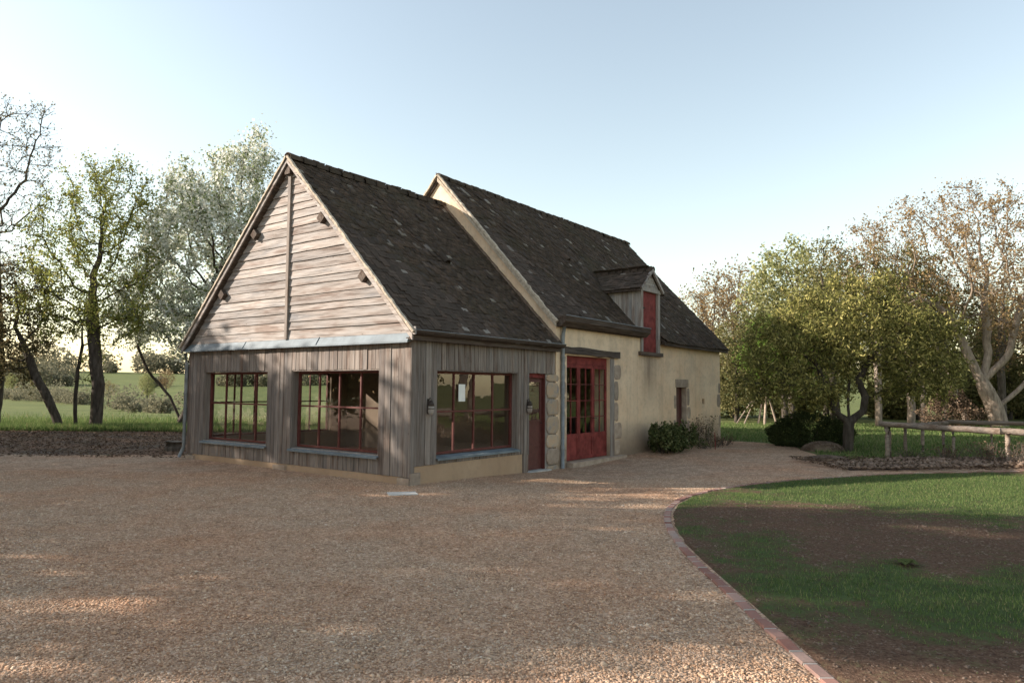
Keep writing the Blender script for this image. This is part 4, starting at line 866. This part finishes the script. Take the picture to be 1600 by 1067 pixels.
# -- trees on the left verge
make_tree('bare_tree', (-21.3, 29.5, 0), [(-1.0, 0, 10.0, 3.0, 2.6, 4.0, 420), (-.5, 0, 6.0, 3.2, 2.4, 2.2, 200), (.9, 0, 12.2, 1.0, 1.4, 1.7, 90)], [(-1, [(0, 0, -.2), (.1, 0, 2.5), (-.2, 0, 5.5), (-.4, 0, 8.5)])], 'tall nearly bare dark tree at the left edge of the photo', r_base=.22, nleaf=9000, lsize=.10, leaf='lf_dark', bk='bark_dark', seed=11, wig=.22, twigs=4, twl=.6)
make_tree('leaning_tree', (-18.3, 29.2, 0), [(-2.4, 0, 3.6, 1.7, 1.6, 2.0, 260), (-2.2, .3, 5.4, 1.3, 1.2, 1.4, 120)], [(-1, [(0, 0, -.2), (-.45, 0, .9), (-1.2, 0, 2.2), (-1.7, .1, 3.2)])], 'ivy-clad trunk leaning left with dark drooping foliage', r_base=.17, nleaf=9000, lsize=.13, leaf='lf_dark', bk='bark_dark', seed=12, spread=.3)
make_tree('sapling', (-18.0, 29.6, 0), [(.1, 0, 4.2, .9, .8, 1.5, 120), (.7, 0, 2.4, .5, .5, .6, 40)], [(-1, [(0, 0, -.1), (-.05, 0, 1.0), (.0, 0, 2.4)])], 'slender double-stemmed sapling between leaning trunk and tall green tree', r_base=.075, nleaf=1800, lsize=.10, leaf='lf_green', bk='bark_dark', seed=13)
make_tree('maple_tree', (-16.8, 29.0, 0), [(-.4, 0, 7.2, 2.7, 2.3, 3.3, 520), (.1, 0, 9.6, 1.7, 1.7, 1.7, 200), (-1.9, 0, 4.9, 1.6, 1.6, 1.5, 150), (1.1, 0, 4.8, 1.2, 1.4, 1.6, 130)], [(-1, [(0, 0, -.2), (.02, 0, 1.8), (-.25, 0, 3.6), (-.35, 0, 5.2)])], 'tall tree with fan of branches and sparse fresh green leaves', r_base=.24, nleaf=24000, lsize=.105, leaf='lf_green', bk='bark_dark', seed=14, wig=.2, up=.12, twigs=3, spread=.3)
make_tree('cherry_tree', (-14.1, 31.0, 0), [(.6, 0, 8.0, 3.0, 2.6, 3.2, 520), (2.4, 0, 10.2, 1.6, 1.5, 2.2, 200), (2.7, 0, 12.2, .9, .8, 1.1, 70), (1.2, 0, 11.6, .7, .7, 1.0, 50), (-.6, 0, 10.6, .9, .8, .9, 50), (-1.9, 0, 5.3, 1.7, 1.7, 2.2, 190), (.2, 0, 4.6, 2.4, 2.0, 1.7, 180), (3.6, .5, 6.5, 1.5, 2, 3.2, 200)], [(-1, [(0, 0, -.2), (-.7, 0, 1.3), (-1.7, 0, 2.4), (-2.2, 0, 3.4)]), (1, [(.25, .1, 1.0), (.1, .1, 2.4), (.5, .1, 4.2), (1.0, 0, 6.0)])], 'white blossoming cherry tree leaning left beside the annex', r_base=.23, nleaf=60000, lsize=.12, leaf='lf_blossom', bk='bark_dark', seed=15, wig=.18, up=.1, twigs=3, twl=.55, asp=.8, spread=.30)
# -- garden trees on the right
make_tree('corkscrew_willow', (9.8, 20.95, 0), [(.4, .6, 3.5, 2.6, 2.0, 1.2, 360), (-1.6, .5, 3.2, 1.3, 1.5, 1.3, 150), (2.6, .6, 3.3, 1.1, 1.4, 1.2, 120), (-1.2, .3, 2.2, 1.7, 1.4, .9, 150), (1.9, .3, 2.4, 1.5, 1.3, .8, 90), (.3, .6, 4.7, .8, .9, .6, 50), (1.5, .5, 4.6, .7, .8, .7, 50), (-.9, .6, 4.4, .7, .8, .5, 40), (3.3, .5, 2.3, .5, .7, .9, 40), (-2.4, .4, 2.0, .5, .8, .8, 40)], [(-1, [(0, 0, -.1), (.03, 0, .45), (.06, 0, .82)]), (3, [(-.38, 0, 1.15), (-.45, .1, 1.75), (-.7, .2, 2.4)]), (3, [(.12, .1, 1.5), (.2, .2, 2.4)]), (3, [(.5, .05, 1.15), (.62, .1, 1.6), (.45, .2, 2.1), (.9, .2, 2.8)])], 'contorted willow with dense hanging green crown beside the gravel', step=.2, r_base=.155, r_tip=.008, nleaf=56000, lsize=.11, leaf='lf_willow', bk='bark_dark', seed=21, wig=.45, twigs=3, twl=.5, asp=.34, droop=.6, spread=.17, thick_leaf=.03)
make_tree('walnut_tree', (24.7, 36.2, 0), [(-2.5, 0, 8.3, 5.4, 4.2, 3.6, 760), (2.2, 0, 8.0, 4.2, 4.0, 4.2, 480), (-1.0, 0, 11.0, 2.6, 2.6, 1.6, 160), (-5.5, 0, 6.5, 2.4, 2.6, 2.0, 190), (3.5, 0, 4.2, 2.4, 2.4, 1.6, 130)], [(-1, [(0, 0, -.2), (-.25, 0, .9), (-.85, 0, 2.2)]), (4, [(-1.5, 0, 3.6), (-2.3, .1, 5.6)]), (6, [(-.35, .2, 3.8), (-.4, .3, 6.2)]), (2, [(.9, 0, 1.8), (2.0, 0, 3.0), (2.6, 0, 4.2)]), (5, [(.4, -.2, 3.6), (1.1, -.2, 6)])], 'large spreading tree with pale sunlit limbs and golden buds', step=.42, r_base=.42, r_tip=.014, nleaf=30000, lsize=.125, leaf='lf_gold', bk='bark_pale', seed=22, wig=.22, up=.05, twigs=3, twl=.6, spread=.28)
def post_tree(name, X, Y, h, label, seed, lean=0.0, crown=(1.6, 3.0), nl=4500, leaf='lf_wood', bk='bark', rb=.14, ls=.13):
    return make_tree(name, (X, Y, 0), [(lean * 1.4, 0, h - crown[1] * .6, crown[0], crown[0], crown[1], 180)], [(-1, [(0, 0, -.2), (lean * .5, 0, h * .3), (lean, 0, h * .6)])], label, r_base=rb, nleaf=nl, lsize=ls, leaf=leaf, bk=bk, seed=seed, spread=.35, group='slim trees behind the far lawn')
post_tree('slim_tree', 20.6, 36.9, 8.5, 'straight sunlit trunk rising behind the left end of the rail fence', 31, bk='bark_pale', rb=.2)
post_tree('slim_tree', 22.0, 38.2, 8.0, 'ivy-covered slim trunk right of the straight sunlit trunk', 32, leaf='lf_willow', rb=.14)
post_tree('slim_tree', 23.3, 38.5, 7.0, 'thin dark trunk leaning right among the slim trees', 33, lean=.6, rb=.09)
post_tree('slim_tree', 24.0, 37.6, 6.8, 'pale trunk leaning left just left of the large spreading tree', 34, lean=-1.5, bk='bark_pale', rb=.14, nl=3000)
post_tree('slim_tree', 18.2, 35.5, 8.0, 'short sunlit trunk half hidden behind the willow crown', 35, bk='bark_pale', rb=.17)
post_tree('slim_tree', 16.4, 36.5, 8.8, 'dark trunk behind the middle of the willow', 36, bk='bark_dark', rb=.16)
post_tree('slim_tree', 13.6, 35.6, 4.9, 'bright green leafy tree between willow and barn', 37, crown=(2.2, 2.0), nl=9000, leaf='lf_bright', bk='bark_dark', rb=.17, ls=.14)
# -- woodland behind, a few kinds, copied
kinds = [make_tree('woodland_tree', (15, 41, 0), [(0, 0, 6.2, 2.8, 2.6, 3.6, 420), (.8, 0, 3.2, 2.2, 2.0, 1.6, 120)], [(-1, [(0, 0, -.3), (.1, 0, 2), (0, 0, 4)])], 'x', r_base=.22, nleaf=13000, lsize=.19, leaf='lf_pale', bk='bark', seed=41, spread=.4, twigs=2, group='woodland trees on the right'),
         make_tree('woodland_tree', (10, 45, 0), [(0, 0, 6.0, 2.6, 2.4, 3.2, 420)], [(-1, [(0, 0, -.3), (.1, 0, 2), (.2, 0, 4)])], 'x', r_base=.2, nleaf=4200, lsize=.16, leaf='lf_gold', bk='bark', seed=42, spread=.4, twigs=4, twl=.7, group='woodland trees on the right'),
         make_tree('woodland_tree', (24, 44, 0), [(0, 0, 5.6, 3.0, 2.8, 3.8, 420), (0, 0, 2.4, 3, 2.6, 1.6, 160)], [(-1, [(0, 0, -.3), (-.1, 0, 2), (0, 0, 4)])], 'x', r_base=.2, nleaf=14000, lsize=.2, leaf='lf_wood', bk='bark_dark', seed=43, spread=.45, group='woodland trees on the right')]
wl = [(0, 16.2, 41.5, 1.08, 'tallest pale green woodland tree rising above the willow'), (1, 12.6, 45, 1.0, 'thin feathery tree just right of the barn roof'), (2, 25.5, 45, .95, 'dark woodland tree behind the slim sunlit trunk'),
      (0, 9.8, 43, .62, 'low pale tree close behind the barn corner'), (2, 17.5, 45, .9, 'dark tree behind the crown of the willow'), (1, 20.0, 44, 1.15, 'feathery golden tree between willow and large spreading tree'), (2, 32, 46, .85, 'dark woodland tree behind the large spreading tree'),
      (0, 36, 44, .9, 'pale tree at the right edge behind the large spreading tree'), (1, 29.5, 43, 1.05, 'feathery golden tree behind the right limb of the large tree'), (2, 12.4, 39.5, .62, 'low leafy tree behind the bundle of poles'), (2, 39, 50, .9, 'dark far tree at the right edge of the photo'), (0, 21.5, 49, .95, 'pale far tree above the dark thicket'), (1, 15.0, 48, 1.1, 'feathery far tree between barn roof and willow'), (0, 28, 52, .8, 'pale far tree low behind the large spreading tree')]
used = set()
for i, (kd, X, Y, sc, lab) in enumerate(wl):
    o = kinds[kd] if kd not in used else copy_tree(kinds[kd]); used.add(kd); place(o, X, Y, i * 1.7, sc, lab)
# -- tall trees outside the frame whose shade falls across the yard
OAK = ['abreast of the annex corner', 'abreast of the annex gable', 'second nearest ahead of the camera', 'just behind the camera', 'second farthest of the row', 'farthest of the row', 'level with the camera, set back', 'farthest behind the camera']
sh = make_tree('oak_tree', (-21, 12, 0), [(0, 0, 7.2, 3.6, 3.4, 4.3, 520), (0, 0, 3.0, 3.2, 3.0, 2.4, 200)], [(-1, [(0, 0, -.2), (.1, 0, 2), (0, 0, 4.5)])], 'x', r_base=.3, nleaf=19000, lsize=.31, leaf='lf_wood', bk='bark', seed=51, spread=.5, group='trees left of the yard')
for i, (X, Y, sc, szz) in enumerate([(-22, 11.9, .95, .92), (-23, 15.9, 1.0, .88), (-22, 7.6, .95, 1.3), (-21.5, -.5, 1.0, 1.2), (-27, 19.5, 1.05, .95), (-28.5, 24.0, 1.0, .85), (-25, 1.6, .85, 1.2), (-24, -5.5, 1, 1.2)]):
    o = sh if i == 0 else copy_tree(sh)
    place(o, X, Y, i * 2.1, sc, 'leafy oak left of the yard, outside the view, ' + OAK[i], sz=szz)
for i, (X, Y, sc, kd) in enumerate([(21, 19.5, .95, 1), (18.5, 13.2, .9, 0), (26, 16, 1.1, 2), (24, 9, 1.0, 0)]):
    o = copy_tree(kinds[kd]); place(o, X, Y, i + .4, sc, 'garden tree right of the lawn, outside the view, ' + ['farthest of four', 'nearest the lawn edge', 'outermost of four', 'nearest the camera'][i]); o['group'] = 'trees right of the lawn'
# -- conifers far right
con = []
for i, (X, Y, h) in enumerate([(38.5, 58, 8.2), (40.5, 60, 9.4), (43, 62, 8.6)]):
    r = np.random.default_rng(60 + i); n = 5200; z = h * r.random(n) ** .8; rr = (1 - z / h) * 1.7 * r.uniform(.3, 1, n) + .05; a = r.uniform(0, 6.28, n)
    t = thing('conifer', (X, Y, float(gz(X, Y))), 0, ['leftmost', 'tallest', 'rightmost'][i] + ' dark conifer far behind the large spreading tree', 'tree', 'distant conifers'); V, F = leaf_quads(np.stack([np.cos(a) * rr, np.sin(a) * rr, z + .4], 1), r.uniform(.2, .5, n), r, .3, .5); npmesh('crown', V, F, M['lf_con'], t); MB().tube([(0, 0, -.2), (0, 0, h * .9)], [.16, .03], 6).build('trunk', M['bark_dark'], t)
# -- shrubs
def shrub(name, X, Y, specs, n, ls, leaf, label, seed, cat='shrub', stems=10, shell=.35, asp=.6, bk='bark_dark'):
    r = np.random.default_rng(seed); t = thing(name, (X, Y, float(gz(X, Y))), 0, label, cat); C_ = []
    tot = sum(s[6] for s in specs)
    for cx, cy, cz, rx, ry, rz_, w in specs:
        k = int(n * w / tot); p = r.normal(size=(k, 3)); p /= np.linalg.norm(p, axis=1)[:, None]; bump_ = 1 + .10 * np.sin(p[:, 0] * 7 + seed) * np.sin(p[:, 1] * 6) + .08 * np.sin(p[:, 2] * 9); p *= ((shell + (1 - shell) * r.random(k) ** .5) * bump_)[:, None]; C_.append(p * np.array([rx, ry, rz_]) + np.array([cx, cy, cz]))
    C_ = np.concatenate(C_); C_ = C_[C_[:, 2] > .02]; V, F = leaf_quads(C_, ls * r.uniform(.6, 1.3, len(C_)), r, asp); npmesh('foliage', V, F, M[leaf], t)
    m = MB()
    for i in range(stems):
        s = specs[i % len(specs)]; q = (s[0] + random.uniform(-.5, .5) * s[3], s[1] + random.uniform(-.5, .5) * s[4], s[2] + s[5] * random.uniform(.2, .75)); m.tube([(s[0] * .5 + random.uniform(-.1, .1), s[1] * .5 + random.uniform(-.1, .1), -.05), (q[0] * .8, q[1] * .8, q[2] * .5), q], [.016, .011, .005], 4)
    m.build('stem', M[bk], t); return t
wx, wy, _ = toW(9.85, -.55)
r_ = random.Random(9)
sp = [(0, 0, .28, .85, .40, .30, 3)] + [(r_.uniform(-1.05, 1.0), r_.uniform(-.45, .4), r_.uniform(.35, .62), .15, .15, r_.uniform(.25, .42), 1.0) for _ in range(15)]
sp = [(a * sY - b * cY, a * cY + b * sY, c, d * (.85 if d > .5 else 1), e * (1.5 if d > .5 else 1), f_, w) for a, b, c, d, e, f_, w in sp]
shrub('wall_shrub', wx, wy, sp, 7200, .085, 'lf_shrub', 'bushy green shrub against the ochre wall between the doors', 71, stems=30, shell=.1)
shrub('boxwood', 9.45, 22.7, [(0, 0, .42, 1.25, .95, .62, 6), (.8, .1, .38, .6, .7, .45, 2), (-.7, 0, .38, .62, .7, .46, 2)], 26000, .055, 'lf_box', 'low dark rounded boxwood behind the willow trunk', 72, shell=.72)
shrub('bronze_shrub', 20.4, 33.2, [(0, 0, .7, 1.6, .9, .75, 4), (-.6, 0, 1.3, .2, .2, .55, 1), (0, 0, 1.4, .22, .2, .6, 1), (.5, 0, 1.35, .2, .2, .5, 1)], 5200, .10, 'lf_dry', 'bronze feathery shrub left of the pale tree base', 73)
# dead stems against the wall
def dry_plant(name, X, Y, n, h, spread, label, seed, leaf='lf_dry', nl=200, group=None, ls=.05):
    r = random.Random(seed); t = thing(name, (X, Y, float(gz(X, Y))), 0, label, 'plant', group); m = MB(); tips = []
    for i in range(n):
        a = r.uniform(0, 6.28); l = spread * r.random(); hh = h * r.uniform(.5, 1); b = (math.cos(a) * l * .35, math.sin(a) * l * .35, -.03); q = (math.cos(a) * l * .7, math.sin(a) * l * .7, hh * .55); e_ = (math.cos(a) * l + r.uniform(-.05, .05), math.sin(a) * l + r.uniform(-.05, .05), hh)
        m.tube([b, q, e_], [.007, .005, .003], 3, False); tips += [q, e_, tuple((x + y) / 2 for x, y in zip(q, e_))]
    m.build('stem', M['bark'], t); g = np.random.default_rng(seed); tp = np.array(tips)
    if nl: V, F = leaf_quads(tp[g.integers(0, len(tp), nl)] + g.normal(0, .05, (nl, 3)), ls * g.uniform(.6, 1.4, nl), g); npmesh('foliage', V, F, M[leaf], t)
    return t
for i, (u, v, h, n, lf, lab) in enumerate([(11.45, -.55, .75, 22, 'lf_dry', 'dry brown stems in front of the small far door'), (12.2, -.5, 1.05, 26, 'lf_dry', 'tall dead stems right of the small far door'), (12.85, -.45, .95, 14, 'lf_shrub', 'leggy rose with a few green leaves by the far door'), (12.1, -1.0, .4, 30, 'lf_dry', 'low brown clump at the foot of the far door'), (12.9, -.95, .35, 26, 'lf_dry', 'low dead clump at the edge of the gravel by the far corner'), (11.3, -1.0, .3, 22, 'lf_shrub', 'low green clump right of the wall shrub')]):
    X, Y, _ = toW(u, v); dry_plant('wall_plant', X, Y, n, h, .42, lab, 80 + i, lf, 240)
for i, (X, Y, h, lab) in enumerate([(11.6, 17.5, .55, 'bare brown shrub right of the second fence post'), (12.3, 17.2, .6, 'twiggy dry shrub near the right edge of the bed'), (10.9, 17.9, .4, 'small dry shrub under the middle of the rail'), (13.0, 17.6, .6, 'dry twiggy shrub at the right edge of the photo'), (10.2, 18.3, .28, 'low grey-green clump beside the first fence post')]): dry_plant('dry_shrub', X, Y, 60, h, .5, lab, 90 + i, 'lf_dry' if i < 4 else 'lf_shrub', 260, 'dry shrubs in the planting bed')
# broad-leaved weed on the lawn
g = np.random.default_rng(5); t = thing('lawn_weed', (3.92, 7.2, float(lawn_z(np.array(3.92), np.array(7.2)))), 0, 'small broad-leaved weed growing on the bare lawn soil', 'weed')
for i in range(9):
    a = i * .7 + g.uniform(-.2, .2); l = g.uniform(.09, .16); c, s_ = math.cos(a), math.sin(a); P_ = lambda x, y, z: (c * x - s_ * y, s_ * x + c * y, z)
    pymesh('leaf', [P_(.01, 0, 0), P_(l * .5, -.045, .05), P_(l * .55, 0, .042), P_(l * .5, .045, .05), P_(l, 0, .03)], [(0, 1, 2), (0, 2, 3), (1, 4, 2), (2, 4, 3)], M['lf_shrub'], t)
# mounds
def mound(name, X, Y, rx, ry, h, mat, label, seed, ang=0):
    r = np.random.default_rng(seed); V = []; F = []; k, m = 28, 9
    for i in range(m + 1):
        t = i / m; rr = math.cos(t * math.pi / 2); z = math.sin(t * math.pi / 2)
        for j in range(k): a = 2 * math.pi * j / k; q = 1 + .1 * math.sin(3 * a + seed) + r.normal(0, .03); V.append((rx * rr * q * math.cos(a), ry * rr * q * math.sin(a), h * z * (1 + r.normal(0, .05)) - .04))
    for i in range(m):
        for j in range(k): F.append((i * k + j, i * k + (j + 1) % k, (i + 1) * k + (j + 1) % k, (i + 1) * k + j))
    t = thing(name, (X, Y, float(gz(X, Y))), ang, label, 'mound'); pymesh('soil', V, F, M[mat], t, True)
    n = 1500; a = r.uniform(0, 6.28, n); q = np.sqrt(r.random(n)); zz = h * np.sqrt(np.maximum(0, 1 - q ** 2)) - .03; V, F = stones(np.stack([rx * q * np.cos(a), ry * q * np.sin(a), zz], 1), np.full(n, .022)); o = npmesh('loose_stones', V, F, M['rubble'], t); o['kind'] = 'stuff'
mound('earth_mound', 9.15, 21.1, .62, .5, .30, 'clump', 'rounded stony mound at the foot of the willow', 1); mound('earth_mound', 7.95, 18.1, .62, .42, .16, 'soil', 'low dark earth mound at the edge of the gravel', 2)
# -- fence of round logs
fn = thing('rail_fence', (9.95, 19.0, 0), 0, 'low fence of round grey logs with thin posts right of the willow', 'fence')
def log(p, q, r0, r1, name, sag=.02, k=10):
    p, q = Vector(p), Vector(q); n = 9; pts = []; rs = []
    for i in range(n): t = i / (n - 1); c = p.lerp(q, t); c.z -= sag * math.sin(math.pi * t); c += Vector((random.uniform(-.008, .008), random.uniform(-.008, .008), random.uniform(-.008, .008))); pts.append(c - fn.location); rs.append(r0 + (r1 - r0) * t + random.uniform(-.004, .004))
    return MB().tube(pts, rs, k).build(name, M['rail'], fn, True)
log((9.80, 19.12, .90), (12.0, 17.62, .80), .070, .085, 'rail'); log((11.9, 17.75, .80), (14.4, 16.2, .76), .080, .095, 'rail'); log((9.95, 19.15, .84), (12.6, 20.5, .88), .05, .06, 'rail'); log((12.4, 20.4, .90), (16.5, 20.0, .88), .06, .06, 'rail')
for X, Y, h, rr in [(9.96, 19.02, .84, .058), (10.03, 19.05, .80, .045), (11.02, 18.3, .80, .045), (10.72, 19.55, .80, .05), (11.4, 19.9, .80, .05), (12.12, 17.52, .76, .06), (12.6, 20.45, .84, .045), (13.4, 16.8, .74, .055), (13.6, 20.3, .84, .03), (14.9, 20.15, .84, .04)]:
    b = float(gz(X, Y)); log((X, Y, b - .2), (X + random.uniform(-.02, .02), Y, h), rr, rr * .9, 'post', 0, 8)
# -- bundle of poles leaning together
tp = thing('pole_tripod', (13.1, 37.0, 0), 0, 'bundle of pale bare poles leaning together like a tripod', 'poles')
for dx, dy, ex, r0 in [(-.35, .1, .05, .06), (-.1, -.2, .12, .07), (.62, 0, .0, .06), (.1, .45, .1, .05), (-1.1, .1, -.1, .04), (-1.5, .2, .0, .035)]: MB().tube([(dx, dy, -.1), ((dx + ex) / 2, dy / 2, 1.05), (ex - dx * .06, 0, 2.15)], [r0, r0 * .85, r0 * .6], 7).build('pole', M['bark_pale'], tp, True)
# -- small things in the yard
o = MB().raw([(-.24, -.17, -.06), (.25, -.16, -.06), (.24, .18, -.06), (-.25, .17, -.06), (-.23, -.16, .012), (.24, -.15, .012), (.23, .17, .012), (-.24, .16, .012)], BOXF).build('concrete_cover', M['concrete']); o.location = (-1.78, 11.83, float(gz(-1.78, 11.83)) + .024); o.rotation_euler = (0, 0, .25); tag(o, 'pale concrete cover slab set in the gravel near the annex corner', 'cover slab')
o = MB().tube([(0, 0, -.1), (0, 0, .1), (.01, 0, .26)], [.26, .24, .23], 14).build('tree_stump', M['bark']); o.location = (-9.15, 19.5, 0.0); tag(o, 'low dark tree stump left of the annex corner', 'stump')
o = MB().tube([(0, 0, -.1), (.01, 0, .2), (.0, .01, .52)], [.014, .012, .01], 6).build('wooden_stake', M['red']); X, Y, _ = toW(11.25, -1.35); o.location = (X, Y, float(gz(X, Y))); tag(o, 'thin red stake in the gravel before the far door', 'stake')
# -- hedges and woods far away
def hedge(name, pts, n, h, d, ls, label, seed, leaf='lf_hedge', gap=.12):
    r = np.random.default_rng(seed); P_ = np.array(pts, float); s = np.concatenate([[0], np.cumsum(np.hypot(*np.diff(P_, axis=0).T))]); nc = int(s[-1] / (h * .42)) + 2
    t = r.uniform(0, s[-1], nc); t = t[np.sin(t * .047 + seed * 2.1) + np.sin(t * .11 + seed) > -1.6 + gap * 4]; nc = len(t); cx = np.interp(t, s, P_[:, 0]) + r.normal(0, d, nc); cy = np.interp(t, s, P_[:, 1]) + r.normal(0, d, nc)
    rr = h * .5 * r.lognormal(-.35, .38, nc).clip(.35, 1.15); q = r.integers(0, nc, n); p = r.normal(size=(n, 3)); p /= np.linalg.norm(p, axis=1)[:, None]; p *= (r.random(n) ** .35)[:, None]; p *= (1 + .22 * np.sin(p[:, :1] * 6 + q[:, None]) * np.sin(p[:, 1:2] * 5 + 2 * q[:, None]))
    C_ = p * np.stack([rr[q] * 1.15, rr[q] * 1.15, rr[q]], 1) + np.stack([cx[q], cy[q], gz(cx[q], cy[q]) + rr[q] * .85], 1); V, F = leaf_quads(C_, ls * r.uniform(.5, 1.4, n), r, .6)
    tag(npmesh(name, V, F, M[leaf]), label, 'hedge', kind='stuff')
hedge('hedgerow', [(-30, 62), (-38, 74), (-52, 92), (-80, 120), (-125, 165), (-190, 230)], 46000, 3.0, 1.0, .27, 'brown hedgerow running along the far edge of the green field', 1)
hedge('far_wood', [(-260, 230), (-150, 225), (-80, 215), (-30, 225), (40, 240)], 46000, 7.5, 5, .8, 'distant wooded line on the low hills', 2, gap=.25)
hedge('far_wood', [(-380, 360), (-150, 370), (0, 390), (150, 390), (300, 390)], 42000, 13, 9, 1.5, 'farthest trees along the skyline', 3)
for i, (px, Y, sc, kd, lab) in enumerate([(172, 98, .36, 1, 'round brown bush beyond the field behind the tall green tree'), (232, 110, .48, 0, 'pale round tree beyond the field left of the annex'), (60, 125, .45, 2, 'small dark field tree behind the leaning trunk'), (262, 135, .6, 1, 'feathery far tree nearest the annex corner'), (20, 150, .5, 0, 'small pale far tree at the left edge of the photo')]):
    o = copy_tree(kinds[kd]); place(o, (px - 800) / FPX * Y, Y, i * 1.3, sc, lab); o['group'] = 'far trees beyond the field'
hedge('thicket', [(4, 47), (14, 48), (26, 47), (38, 49), (60, 52)], 40000, 3.6, 1.1, .30, 'dark thicket closing the far lawn under the trees', 4, 'lf_wood')
hedge('far_wood', [(30, 75), (60, 80), (110, 90)], 15000, 8, 2.5, 1.0, 'pale woods beyond the thicket at the right', 5, 'lf_pale')
